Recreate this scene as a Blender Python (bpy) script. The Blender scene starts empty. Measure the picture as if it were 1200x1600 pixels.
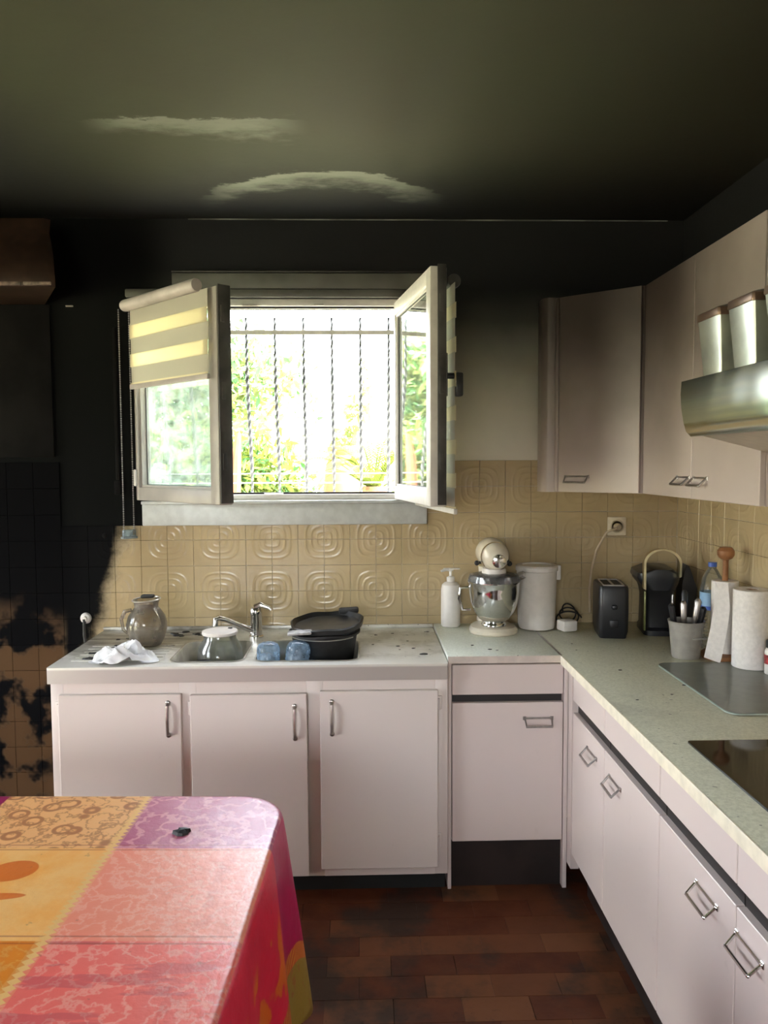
import bpy, bmesh, math, random
from mathutils import Matrix, Vector, noise
C = bpy.context.scene.collection
SC = bpy.context.scene
PI = math.pi

# ------------------------------------------------------------------ camera
F_PX, CAM_H = 1212.7, 1.571
YAW, PITCH, ROLL = math.radians(1.571), math.radians(3.654), math.radians(-0.269)
cam = bpy.data.cameras.new('camera'); cam_o = bpy.data.objects.new('camera', cam); C.objects.link(cam_o)
fw = Vector((math.sin(YAW)*math.cos(PITCH), math.cos(YAW)*math.cos(PITCH), -math.sin(PITCH)))
rt = Vector((math.cos(YAW), -math.sin(YAW), 0)); up = rt.cross(fw)
rt2 = rt*math.cos(ROLL)+up*math.sin(ROLL); up2 = -rt*math.sin(ROLL)+up*math.cos(ROLL)
m = Matrix((rt2, up2, -fw)).transposed().to_4x4(); m.translation = (0, 0, CAM_H)
cam_o.matrix_world = m
cam.sensor_fit = 'VERTICAL'; cam.sensor_height = 36; cam.lens = F_PX/1600*36
cam.clip_start = .05; cam.clip_end = 300
SC.camera = cam_o

# ------------------------------------------------------------------ sky, sun, exposure
world = bpy.data.worlds.new('sky'); SC.world = world; world.use_nodes = True
wn = world.node_tree; wn.nodes.clear()
sky = wn.nodes.new('ShaderNodeTexSky'); sky.sky_type = 'NISHITA'; sky.sun_disc = False
sky.sun_elevation = math.radians(52); sky.sun_rotation = math.radians(108)
sky.air_density = 1.0; sky.dust_density = 4.0; sky.ozone_density = 1.0
hs_ = wn.nodes.new('ShaderNodeHueSaturation'); hs_.inputs['Saturation'].default_value = .28
bg = wn.nodes.new('ShaderNodeBackground'); bg.inputs['Strength'].default_value = 1.0
wo = wn.nodes.new('ShaderNodeOutputWorld')
wn.links.new(sky.outputs[0], hs_.inputs['Color']); wn.links.new(hs_.outputs[0], bg.inputs[0]); wn.links.new(bg.outputs[0], wo.inputs[0])

sun = bpy.data.lights.new('sun', 'SUN'); sun.energy = 4.5; sun.angle = math.radians(.6); sun.color = (1, .95, .86)
sun_o = bpy.data.objects.new('sun', sun); C.objects.link(sun_o)
sun_o.rotation_euler = Vector((-.62, .20, -.76)).to_track_quat('-Z', 'Y').to_euler()

def portal(name, loc, direction, w, h):
    l = bpy.data.lights.new(name, 'AREA'); l.shape = 'RECTANGLE'; l.size = w; l.size_y = h
    l.cycles.is_portal = True
    o = bpy.data.objects.new(name, l); C.objects.link(o); o.location = loc
    o.rotation_euler = Vector(direction).to_track_quat('-Z', 'Z').to_euler()
portal('window_portal', (-.38, 3.60, 1.84), (0, -1, 0), 1.17, .84)
portal('rear_portal', (-1.05, -2.91, 1.60), (0, 1, 0), 1.5, 1.2)
portal('left_fill_portal', (-3.81, .65, 1.10), (1, 0, 0), 1.3, 2.2)
portal('side_door_portal', (-3.81, 2.75, 1.10), (1, 0, 0), .8, 2.2)
SC.view_settings.view_transform = 'Standard'; SC.view_settings.look = 'None'
SC.view_settings.gamma = 1; SC.view_settings.use_curve_mapping = False
SC.view_settings.exposure = 2.78
SC.cycles.use_denoising = True
SC.cycles.max_bounces = 10; SC.cycles.diffuse_bounces = 6; SC.cycles.transparent_max_bounces = 24
SC.cycles.sample_clamp_indirect = 12

# ------------------------------------------------------------------ helpers: materials
def s(r, g, b):
    f = lambda c: (c/255/12.92 if c/255 <= .04045 else ((c/255+.055)/1.055)**2.4)
    return (f(r), f(g), f(b), 1)

class Nodes:
    def __init__(self, name):
        self.mat = bpy.data.materials.new(name); self.mat.use_nodes = True
        self.t = self.mat.node_tree; self.bsdf = self.t.nodes['Principled BSDF']; self.out = self.t.nodes['Material Output']
    def put(self, sock, v):
        if hasattr(v, 'links') or isinstance(v, bpy.types.NodeSocket): self.t.links.new(v, sock)
        else: sock.default_value = v
    def m(self, op, a, b=0, c=0):
        n = self.t.nodes.new('ShaderNodeMath'); n.operation = op
        self.put(n.inputs[0], a); self.put(n.inputs[1], b); self.put(n.inputs[2], c); return n.outputs[0]
    def pos(self):
        g = self.t.nodes.new('ShaderNodeNewGeometry'); x = self.t.nodes.new('ShaderNodeSeparateXYZ')
        self.t.links.new(g.outputs['Position'], x.inputs[0]); self.P = g.outputs['Position']; return x.outputs
    def uv(self):
        g = self.t.nodes.new('ShaderNodeUVMap'); g.uv_map = 'cloth'; x = self.t.nodes.new('ShaderNodeSeparateXYZ')
        self.t.links.new(g.outputs[0], x.inputs[0]); self.P = g.outputs[0]; return x.outputs
    def noise(self, scale, detail=4, rough=.55, vec=None, sx=None):
        n = self.t.nodes.new('ShaderNodeTexNoise'); n.inputs['Scale'].default_value = scale
        n.inputs['Detail'].default_value = detail; n.inputs['Roughness'].default_value = rough
        v = vec if vec is not None else self.coord()
        if sx:
            mp = self.t.nodes.new('ShaderNodeMapping'); self.t.links.new(v, mp.inputs[0]); mp.inputs['Scale'].default_value = sx; v = mp.outputs[0]
        self.t.links.new(v, n.inputs['Vector']); return n.outputs[0]
    def voronoi(self, scale, vec=None, feature='F1'):
        n = self.t.nodes.new('ShaderNodeTexVoronoi'); n.inputs['Scale'].default_value = scale; n.feature = feature
        self.t.links.new(vec if vec is not None else self.coord(), n.inputs['Vector']); return n.outputs[0]
    def coord(self):
        g = self.t.nodes.new('ShaderNodeNewGeometry'); return g.outputs['Position']
    def step(self, v, a, b):
        n = self.t.nodes.new('ShaderNodeMapRange'); n.interpolation_type = 'SMOOTHSTEP'
        self.put(n.inputs[0], v); n.inputs[1].default_value = a; n.inputs[2].default_value = b
        n.inputs[3].default_value = 0; n.inputs[4].default_value = 1; return n.outputs[0]
    def inv(self, v): return self.m('SUBTRACT', 1, v)
    def mul(self, *a):
        r = a[0]
        for x in a[1:]: r = self.m('MULTIPLY', r, x)
        return r
    def mx(self, a, b): return self.m('MAXIMUM', a, b)
    def mix(self, f, a, b):
        n = self.t.nodes.new('ShaderNodeMix'); n.data_type = 'RGBA'
        self.put(n.inputs[0], f); self.put(n.inputs[6], a); self.put(n.inputs[7], b); return n.outputs[2]
    def ramp(self, f, stops):
        n = self.t.nodes.new('ShaderNodeValToRGB'); self.t.links.new(f, n.inputs[0])
        e = n.color_ramp.elements
        while len(e) < len(stops): e.new(.5)
        for k, (p, c) in enumerate(stops): e[k].position = p; e[k].color = c
        return n.outputs[0]
    def bump(self, h, dist, strength=1):
        n = self.t.nodes.new('ShaderNodeBump'); n.inputs['Distance'].default_value = dist; n.inputs['Strength'].default_value = strength
        self.t.links.new(h, n.inputs['Height']); self.t.links.new(n.outputs[0], self.bsdf.inputs['Normal'])
    def col(self, c): self.put(self.bsdf.inputs['Base Color'], c)
    def set(self, **k):
        for a, b in k.items(): self.put(self.bsdf.inputs[a.replace('_', ' ')], b)
        return self

def plain(name, c, rough=.5, metal=0, var=.08, scale=30, spec=.5, bump=0, **k):
    n = Nodes(name); nz = n.noise(scale, 3)
    dk = tuple(x*(1-var) for x in c[:3])+(1,); lt = tuple(min(1, x*(1+var)) for x in c[:3])+(1,)
    n.col(n.mix(n.step(nz, .3, .7), dk, lt)); n.set(Roughness=rough, Metallic=metal, Specular_IOR_Level=spec, **k)
    if bump: n.bump(nz, bump)
    return n.mat

def glassy(name, tint, clear, rough=.03, haze=None, hazef=.0):
    n = Nodes(name); t = n.t
    tr = t.nodes.new('ShaderNodeBsdfTransparent'); tr.inputs[0].default_value = tint
    gl = t.nodes.new('ShaderNodeBsdfGlossy'); gl.inputs['Roughness'].default_value = rough
    fr = t.nodes.new('ShaderNodeFresnel'); fr.inputs[0].default_value = 1.45
    mx = t.nodes.new('ShaderNodeMixShader'); t.links.new(n.m('MULTIPLY_ADD', fr.outputs[0], 1-clear, .0), mx.inputs[0])
    t.links.new(tr.outputs[0], mx.inputs[1]); t.links.new(gl.outputs[0], mx.inputs[2]); o = mx.outputs[0]
    if hazef:
        df = t.nodes.new('ShaderNodeBsdfDiffuse'); df.inputs[0].default_value = haze or (.8, .8, .8, 1)
        tl = t.nodes.new('ShaderNodeBsdfTranslucent'); tl.inputs[0].default_value = haze or (.8, .8, .8, 1)
        ad = t.nodes.new('ShaderNodeMixShader'); ad.inputs[0].default_value = .5
        t.links.new(df.outputs[0], ad.inputs[1]); t.links.new(tl.outputs[0], ad.inputs[2])
        m2 = t.nodes.new('ShaderNodeMixShader')
        n.put(m2.inputs[0], n.m('MULTIPLY', n.step(n.noise(25, 4), .2, .8), hazef*2) if hazef < .5 else hazef)
        t.links.new(o, m2.inputs[1]); t.links.new(ad.outputs[0], m2.inputs[2]); o = m2.outputs[0]
    t.links.new(o, n.out.inputs[0]); t.nodes.remove(n.bsdf); return n.mat

def translucent(name, c, mixf):
    n = Nodes(name); t = n.t; n.col(c); n.set(Roughness=.8)
    tl = t.nodes.new('ShaderNodeBsdfTranslucent'); tl.inputs[0].default_value = c
    mx = t.nodes.new('ShaderNodeMixShader'); mx.inputs[0].default_value = mixf
    t.links.new(n.bsdf.outputs[0], mx.inputs[1]); t.links.new(tl.outputs[0], mx.inputs[2]); t.links.new(mx.outputs[0], n.out.inputs[0]); return n.mat

# ------------------------------------------------------------------ helpers: meshes
class MB:
    def __init__(self, xf=None): self.b = bmesh.new(); self.xf = xf or Matrix()
    def _add(self, t, xf=None):
        me = bpy.data.meshes.new('t'); t.to_mesh(me); t.free()
        me.transform(self.xf @ (xf or Matrix())); self.b.from_mesh(me); bpy.data.meshes.remove(me); return self
    def box(self, x0, x1, y0, y1, z0, z1, bev=0, seg=2, xf=None):
        t = bmesh.new(); bmesh.ops.create_cube(t, size=1)
        for v in t.verts: v.co = ((x0+x1)/2+v.co.x*(x1-x0), (y0+y1)/2+v.co.y*(y1-y0), (z0+z1)/2+v.co.z*(z1-z0))
        if bev: bmesh.ops.bevel(t, geom=t.edges[:], offset=bev, segments=seg, profile=.5, affect='EDGES')
        return self._add(t, xf)
    def loft(self, rings, cap0=True, cap1=True, closed=True, xf=None):
        t = bmesh.new(); R = [[t.verts.new(p) for p in r] for r in rings]; n = len(R[0])
        for a, b in zip(R, R[1:]):
            for i in range(n if closed else n-1):
                j = (i+1) % n; t.faces.new((a[i], a[j], b[j], b[i]))
        if cap0: t.faces.new(R[0][::-1])
        if cap1: t.faces.new(R[-1])
        bmesh.ops.recalc_face_normals(t, faces=t.faces[:]); return self._add(t, xf)
    def lathe(self, prof, c=(0, 0, 0), seg=32, xf=None, cap0=True, cap1=True, sx=1, sy=1):
        return self.loft([[(c[0]+sx*max(r, 1e-4)*math.cos(2*PI*i/seg), c[1]+sy*max(r, 1e-4)*math.sin(2*PI*i/seg), c[2]+z) for i in range(seg)] for r, z in prof], cap0, cap1, xf=xf)
    def ball(self, c, rx, ry=None, rz=None, seg=20, xf=None):
        ry = ry or rx; rz = rz or rx
        return self.lathe([(math.sin(PI*k/12)*1, -math.cos(PI*k/12)) for k in range(13)], seg=seg, xf=Matrix.Translation(c) @ Matrix.Diagonal((rx, ry, rz, 1)) if xf is None else xf @ Matrix.Translation(c) @ Matrix.Diagonal((rx, ry, rz, 1)))
    def prism(self, poly, z0, z1, xf=None):
        return self.loft([[(x, y, z0) for x, y in poly], [(x, y, z1) for x, y in poly]], xf=xf)
    def tube(self, pts, r, seg=10, xf=None, twist=0, closed=False, caps=True):
        pts = [Vector(p) for p in pts]; rings = []; n = len(pts); u = None
        for i, p in enumerate(pts):
            if closed: d = pts[(i+1) % n]-pts[i-1]
            else: d = pts[min(i+1, n-1)]-pts[max(i-1, 0)]
            d.normalize()
            if u is None: u = d.orthogonal().normalized()
            u = (u-d*u.dot(d)).normalized(); w = d.cross(u)
            rr = r[i] if isinstance(r, (list, tuple)) else r
            rings.append([p+(u*math.cos(2*PI*k/seg+twist*i)+w*math.sin(2*PI*k/seg+twist*i))*rr for k in range(seg)])
        if closed: rings.append(rings[0]); caps = False
        return self.loft(rings, caps, caps, xf=xf)
    def build(self, name, mat, parent=None, smooth=True, angle=35):
        me = bpy.data.meshes.new(name); bmesh.ops.remove_doubles(self.b, verts=self.b.verts[:], dist=1e-6)
        self.b.to_mesh(me); self.b.free()
        root = parent
        while root is not None and root.parent: root = root.parent
        if root is not None: me.transform(Matrix.Translation(-root.location))
        for mm in (mat if isinstance(mat, list) else [mat]): me.materials.append(mm)
        if smooth and len(me.polygons):
            me.shade_smooth(); me.set_sharp_from_angle(angle=math.radians(angle))
        o = bpy.data.objects.new(name, me); C.objects.link(o); o.parent = parent; return o

def tag(o, label, cat, group=None):
    o['label'] = label; o['category'] = cat
    if group: o['group'] = group
    return o
def thing(name, label, cat, loc, group=None):
    o = bpy.data.objects.new(name, None); C.objects.link(o); o.location = loc; o.empty_display_size = .05
    return tag(o, label, cat, group)
def structure(o): o['kind'] = 'structure'; return o
def rot(x, y, a=0, z=0): return Matrix.Translation((x, y, z)) @ Matrix.Rotation(a, 4, 'Z')
def arc(cx, cy, r, a0, a1, n): return [(cx+r*math.cos(a0+(a1-a0)*k/n), cy+r*math.sin(a0+(a1-a0)*k/n)) for k in range(n+1)]
def rrect(x0, x1, y0, y1, r, n=6):
    return arc(x1-r, y1-r, r, 0, PI/2, n)+arc(x0+r, y1-r, r, PI/2, PI, n)+arc(x0+r, y0+r, r, PI, 1.5*PI, n)+arc(x1-r, y0+r, r, 1.5*PI, 2*PI, n)

# ------------------------------------------------------------------ materials
def soot_white(name, c, z0=1.28, z1=2.22, amount=.94, rough=.35):
    n = Nodes(name); X, Y, Z = n.pos()[:3]
    nz = n.noise(3, 3); sp = n.noise(14, 5, .7)
    h = n.mul(n.step(n.m('MULTIPLY_ADD', nz, .3, n.m('SUBTRACT', Z, .15)), z0, z1), amount)
    h = n.mul(h, n.m('MULTIPLY_ADD', n.step(n.m('MULTIPLY_ADD', nz, .4, Y), 1.9, 3.1), .62, .38))
    dirt = n.mul(n.step(sp, .62, .8), .14)
    c1 = n.mix(dirt, c, s(120, 105, 92)); n.col(n.mix(h, c1, s(44, 32, 26)))
    n.set(Roughness=rough, Specular_IOR_Level=.45); n.bump(n.noise(6, 2), .0008); return n.mat
M_white = soot_white('white_laminate', (.65, .555, .515, 1))
M_sinkwhite = soot_white('white_painted_wood', (.68, .605, .56, 1), rough=.4)
M_pvc = plain('white_plastic_window', (.60, .57, .53, 1), .35, var=.05)
M_pvc_shade = plain('sooted_backlit_window_plastic', (.36, .33, .30, 1), .4, var=.12, scale=5)  # light soot plus backlit shade put into the left sash colour
M_pvc_soot = plain('sooted_window_edge', (.055, .052, .048, 1), .5, var=.5, scale=9)
M_black = plain('black_plastic', (.012, .012, .014, 1), .35)
M_char = plain('charred_black', (.010, .010, .010, 1), .55, var=.4, bump=.002)
M_dark = plain('dark_plinth', (.018, .012, .010, 1), .45, var=.3, scale=8)
M_gap = plain('dark_finger_gap', (.014, .011, .010, 1), .5)
M_chrome = plain('chrome', (.72, .70, .68, 1), .14, metal=1, var=.03)
M_chrome_dull = plain('dull_sooted_chrome', (.46, .43, .41, 1), .3, metal=1, var=.2)
M_steel = plain('polished_steel', (.62, .62, .60, 1), .12, metal=1, var=.04)
M_cream = plain('cream_enamel', (.68, .62, .50, 1), .22, var=.04)
M_whiteplastic = plain('white_plastic', (.72, .68, .64, 1), .35, var=.04)
M_pump = plain('white_pump', (.75, .73, .70, 1), .3)
M_paper = plain('white_paper_towel', (.74, .70, .66, 1), .9, var=.06, scale=80, bump=.0006)
M_wood = plain('turned_wood', (.30, .13, .05, 1), .45, var=.3, scale=18)
M_rubber = plain('black_rubber', (.01, .01, .01, 1), .6)
M_grille = plain('grey_wrought_iron', (.10, .105, .11, 1), .5, var=.15)
M_rail_sunlit = plain('sunlit_iron', (.8, .8, .8, 1), .5)  # sunlight on the lower grille rails put into the colour
M_rag = plain('white_cotton', (.78, .78, .80, 1), .9, var=.06, bump=.001)
M_copper = plain('scorched_copper_paint', (.06, .034, .023, 1), .38, metal=.3, var=.55, scale=5)
M_scorch = plain('scorched_panel', (.0065, .006, .0058, 1), .85, var=.4, scale=6, spec=.12)
M_potgrey = plain('grey_stoneware', (.30, .28, .25, 1), .35, var=.12)
M_grout = plain('grey_grout', (.30, .22, .13, 1), .8, var=.2)
M_gold = plain('brass_trim', (.72, .62, .38, 1), .3, metal=1)
M_socket = plain('ivory_plastic', (.72, .64, .48, 1), .4)
M_cable_cream = plain('ivory_cable', (.50, .40, .27, 1), .5)
M_ceramichob = plain('black_glass', (.006, .006, .006, 1), .06, var=.1)
M_kraft = plain('tin_brown_side', (.20, .13, .09, 1), .3, metal=.7, var=.2, scale=8)
M_tin = plain('pale_tin', (.66, .68, .60, 1), .28, metal=.85, var=.12, scale=12)
M_label_red = plain('red_label', (.35, .03, .03, 1), .4, var=.6, scale=60)
M_label_blue = plain('blue_label', (.04, .10, .42, 1), .4)
M_label_paleblue = plain('pale_blue_label', (.25, .42, .62, 1), .4)
M_rim = plain('pale_rim', (.55, .52, .47, 1), .3, metal=.6)
M_terracotta = plain('terracotta', (.30, .075, .022, 1), .8)
M_bark = plain('bark', (.22, .11, .05, 1), .9, var=.4)
M_garden_white = plain('white_render', (.8, .78, .74, 1), .9)
M_ground = plain('dry_lawn', (.34, .33, .20, 1), .95, var=.5, scale=4)
M_pane = glassy('window_glass', (.93, .97, .94, 1), .25, haze=(.72, .85, .76, 1), hazef=.09)
M_clear = glassy('clear_plastic', (.90, .92, .90, 1), .2, .08, haze=(.7, .7, .67, 1), hazef=.10)
M_film = glassy('thin_clear_film', (.95, .95, .96, 1), 0, .06, haze=(.6, .6, .62, 1), hazef=.12)
M_smoke = glassy('sooted_glass', (.84, .81, .76, 1), 0, .05, haze=(.50, .46, .40, 1), hazef=.22)
M_blue = glassy('blue_plastic', (.80, .90, .98, 1), 0, .04, haze=(.58, .76, .95, 1), hazef=.26)
M_board = plain('frosted_glass_board', (.15, .165, .135, 1), .28, var=.08)
M_board_edge = plain('pale_glass_edge', (.42, .48, .42, 1), .2)
M_blind_thick = translucent('woven_blind_fabric', (.58, .55, .47, 1), .32)
M_blind_sheer = translucent('sheer_blind_fabric', (.80, .73, .55, 1), .62)
M_blind_head = plain('blind_cassette', (.50, .45, .43, 1), .45, var=.15, scale=8)
M_beads = plain('grey_bead_chain', (.42, .40, .38, 1), .4)
M_leaf1 = translucent('leaf_yellow_green', (.11, .15, .022, 1), .4)
M_leaf2 = translucent('leaf_green', (.045, .125, .035, 1), .4)
M_leaf3 = translucent('leaf_pale', (.15, .19, .055, 1), .4)

def mat_wall():
    n = Nodes('sooted_wall_paint'); X, Y, Z = n.pos()[:3]
    nz = n.noise(1.7, 4); zz = n.m('MULTIPLY_ADD', nz, .22, n.m('SUBTRACT', Z, .11))
    f = n.m('DIVIDE', n.m('SUBTRACT', n.m('MULTIPLY_ADD', X, .04, zz), 1.64), .68)
    base = n.ramp(f, [(0, (.74, .70, .62, 1)), (.25, (.56, .53, .465, 1)), (.5, (.27, .26, .22, 1)), (.78, (.055, .055, .049, 1)), (1, (.013, .013, .014, 1))])
    left = n.inv(n.step(n.m('MULTIPLY_ADD', nz, .1, X), -.90, -.70))
    n.col(n.mix(left, base, (.0022, .0026, .0024, 1))); n.set(Roughness=.85, Specular_IOR_Level=.12)
    n.bump(n.noise(60, 3), .0006); return n.mat
M_wall = mat_wall()
def mat_ceiling():
    n = Nodes('sooted_ceiling'); X, Y, Z = n.pos()[:3]
    nz = n.noise(1.1, 4); w = n.noise(3.2, 6, .68, sx=(1, 2.2, 1))
    yy = n.m('MULTIPLY_ADD', nz, .5, n.m('SUBTRACT', Y, .25))
    back = n.step(yy, 2.35, 3.15)                      # soot thickens to the window wall
    rgt = n.step(n.m('MULTIPLY_ADD', nz, .3, X), .25, 1.35)
    lft = n.mul(n.inv(n.step(n.m('MULTIPLY_ADD', nz, .5, X), -1.15, -.35)), n.step(Y, 1.6, 2.5))
    base = n.mix(n.step(nz, .3, .7), (.066, .068, .046, 1), (.072, .082, .050, 1))
    base = n.mix(n.mul(rgt, .72), base, (.026, .021, .016, 1))
    base = n.mix(n.mul(lft, .8), base, (.022, .024, .026, 1))
    base = n.mix(n.mul(back, .95), base, (.014, .014, .014, 1))
    # two wisps where the soot has flaked away
    def wisp(cx, cy, hx, hy, bend):
        dy = n.m('SUBTRACT', n.m('MULTIPLY_ADD', w, .36, Y), cy+.18)
        dx = n.m('SUBTRACT', X, cx)
        dy = n.m('ADD', dy, n.m('MULTIPLY', n.m('MULTIPLY', dx, dx), bend))
        a = n.mul(n.step(dy, -hy, -hy*.55), n.inv(n.step(dy, -hy*.3, hy*2.2)))
        e = n.inv(n.step(n.m('ABSOLUTE', dx), hx*.45, hx))
        return n.mul(a, e)
    k = n.mx(n.mul(wisp(-.50, 2.43, .36, .05, -.1), .8), n.mul(wisp(-.15, 2.83, .50, .06, -1.25), .75))
    n.col(n.mix(k, base, (.24, .26, .21, 1))); n.set(Roughness=.7, Specular_IOR_Level=.15)
    n.bump(n.noise(30, 3), .0006); return n.mat
M_ceiling = mat_ceiling()

TP, TU0, TV0 = .1115, -.39, 1.2435
def mat_tile(name, axis, u0):
    n = Nodes(name); xyz = n.pos(); X, Y, Z = xyz[:3]; U = X if axis == 'x' else Y
    fold = lambda v, c: n.mul(n.m('ABSOLUTE', n.m('SUBTRACT', n.m('FRACT', n.m('MULTIPLY_ADD', v, 1/(2*TP), .5-c/(2*TP)+20)), .5)), 2*TP)
    fu, fv = fold(U, u0), fold(Z, TV0)
    p3 = lambda a: n.m('POWER', n.m('MULTIPLY', a, 10), 3.2)
    r = n.mul(n.m('POWER', n.m('ADD', p3(fu), p3(fv)), 1/3.2), .1)
    ring = n.m('POWER', n.m('MULTIPLY_ADD', n.m('SINE', n.m('MULTIPLY', r, 2*PI/.0245)), .5, .5), 2.5)
    env = n.inv(n.step(r, .088, .106))
    n.bump(n.mul(ring, env, n.step(X, -1.2, -1.0) if axis == 'x' else 1), .0020, .46)
    nz = n.noise(2.6, 5, .6); n2 = n.noise(7, 5, .65)
    c = n.mix(n.step(nz, .3, .7), (.40, .305, .165, 1), (.49, .385, .225, 1))
    # the burnt corner: black soot running up from the left end of the sink
    bx = n.m('ADD', X, n.m('MULTIPLY_ADD', Z, -.34, n.m('MULTIPLY', n2, .16)))
    sootx = n.inv(n.step(bx, -1.41, -1.315))
    low = n.mul(n.inv(n.step(X, -1.30, -1.26)), n.inv(n.step(n.m('MULTIPLY_ADD', nz, .5, Z), 1.05, 1.25)), n.step(n.noise(4.5, 4, .55), .45, .53))
    if axis == 'x': c = n.mix(n.inv(n.step(X, -1.30, -1.20)), c, (.085, .047, .023, 1))
    k = n.mul(sootx, n.inv(n.mul(low, .93))) if axis == 'x' else n.mul(n.step(n2, .6, .9), .2)
    c = n.mix(k, c, (.0045, .0045, .005, 1))
    n.col(c); n.set(Roughness=n.m('MULTIPLY_ADD', nz, .12, .14) if axis == 'y' else n.m('MULTIPLY_ADD', k, .5, .2), Specular_IOR_Level=.5 if axis == 'y' else n.mul(n.m('MULTIPLY_ADD', k, -.46, .5), n.m('MULTIPLY_ADD', n.step(X, -1.30, -1.15), .8, .2))); return n.mat
M_tile = mat_tile('beige_relief_tile', 'x', TU0); M_tile_r = mat_tile('beige_relief_tile_right', 'y', 3.22)

def mat_floor():
    n = Nodes('brown_floor_tile'); X, Y, Z = n.pos()[:3]
    oi = n.t.nodes.new('ShaderNodeObjectInfo'); nz = n.noise(3, 5, .6); n2 = n.noise(38, 4, .6)
    c = n.mix(n.step(n.noise(9, 4), .3, .7), (.082, .021, .008, 1), (.125, .036, .014, 1))
    c = n.mix(n.mul(n.step(oi.outputs['Random'], .45, 1), .8), c, (.20, .082, .034, 1))
    c = n.mix(n.mul(n.step(nz, .46, .62), .8), c, (.030, .024, .018, 1))
    c = n.mix(n.mul(n.step(n2, .60, .68), n.inv(n.step(Y, 1.9, 2.25)), .85), c, (.010, .008, .006, 1))
    n.col(c); n.set(Roughness=.55, Specular_IOR_Level=.25); n.bump(n.noise(20, 4), .0015); return n.mat
M_floor = mat_floor()
M_floorgap = plain('floor_joint', (.04, .017, .009, 1), .8)

def mat_worktop(name, a, b):
    n = Nodes(name); X, Y, Z = n.pos()[:3]
    f = n.noise(120, 3, .7); g = n.noise(5, 4); h = n.noise(55, 2)
    c = n.mix(n.step(f, .35, .65), a, b); c = n.mix(n.mul(n.step(g, .5, .75), .28), c, (.20, .19, .15, 1))
    c = n.mix(n.mul(n.step(h, .70, .74), .7), c, (.02, .02, .018, 1))
    n.col(c); n.set(Roughness=.40, Specular_IOR_Level=.95); return n.mat
M_top = mat_worktop('speckled_laminate', (.57, .57, .43, 1), (.71, .71, .56, 1))
M_top_lit = mat_worktop('window_lit_laminate', (.68, .72, .63, 1), (.80, .84, .75, 1))  # same laminate with window light and sheen put into the colour
M_topedge = plain('cream_laminate_edge', (.80, .74, .58, 1), .4)
def mat_sink():
    n = Nodes('white_enamel'); X, Y, Z = n.pos()[:3]
    g = n.noise(7, 5, .65); h = n.noise(42, 3, .6); st = n.noise(5, 4, sx=(1, 6, 1))
    top = n.step(Z, .845, .853)
    inner = n.mul(n.step(Y, 2.74, 2.86), top)
    c = n.mix(n.mul(n.step(g, .40, .66), inner, .62), (.70, .68, .62, 1), (.25, .215, .14, 1))
    left = n.mul(n.inv(n.step(n.m('MULTIPLY_ADD', g, .2, X), -.60, -.40)), n.step(n.m('MULTIPLY_ADD', g, .25, Y), 2.98, 3.12), top)
    c = n.mix(n.mul(left, n.mx(n.step(st, .42, .6), .35), .85), c, (.10, .082, .048, 1))
    c = n.mix(n.mul(n.step(h, .665, .70), inner, .9), c, (.012, .012, .010, 1))
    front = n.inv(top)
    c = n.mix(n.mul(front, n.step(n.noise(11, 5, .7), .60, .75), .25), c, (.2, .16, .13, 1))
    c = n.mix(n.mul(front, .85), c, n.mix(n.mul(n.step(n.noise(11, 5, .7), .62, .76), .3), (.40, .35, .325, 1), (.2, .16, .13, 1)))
    n.col(c); n.set(Roughness=.30, Specular_IOR_Level=.75); return n.mat
M_sink = mat_sink()
M_basin = plain('stained_basin_enamel', (.42, .40, .34, 1), .25, var=.35, scale=7)

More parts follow.
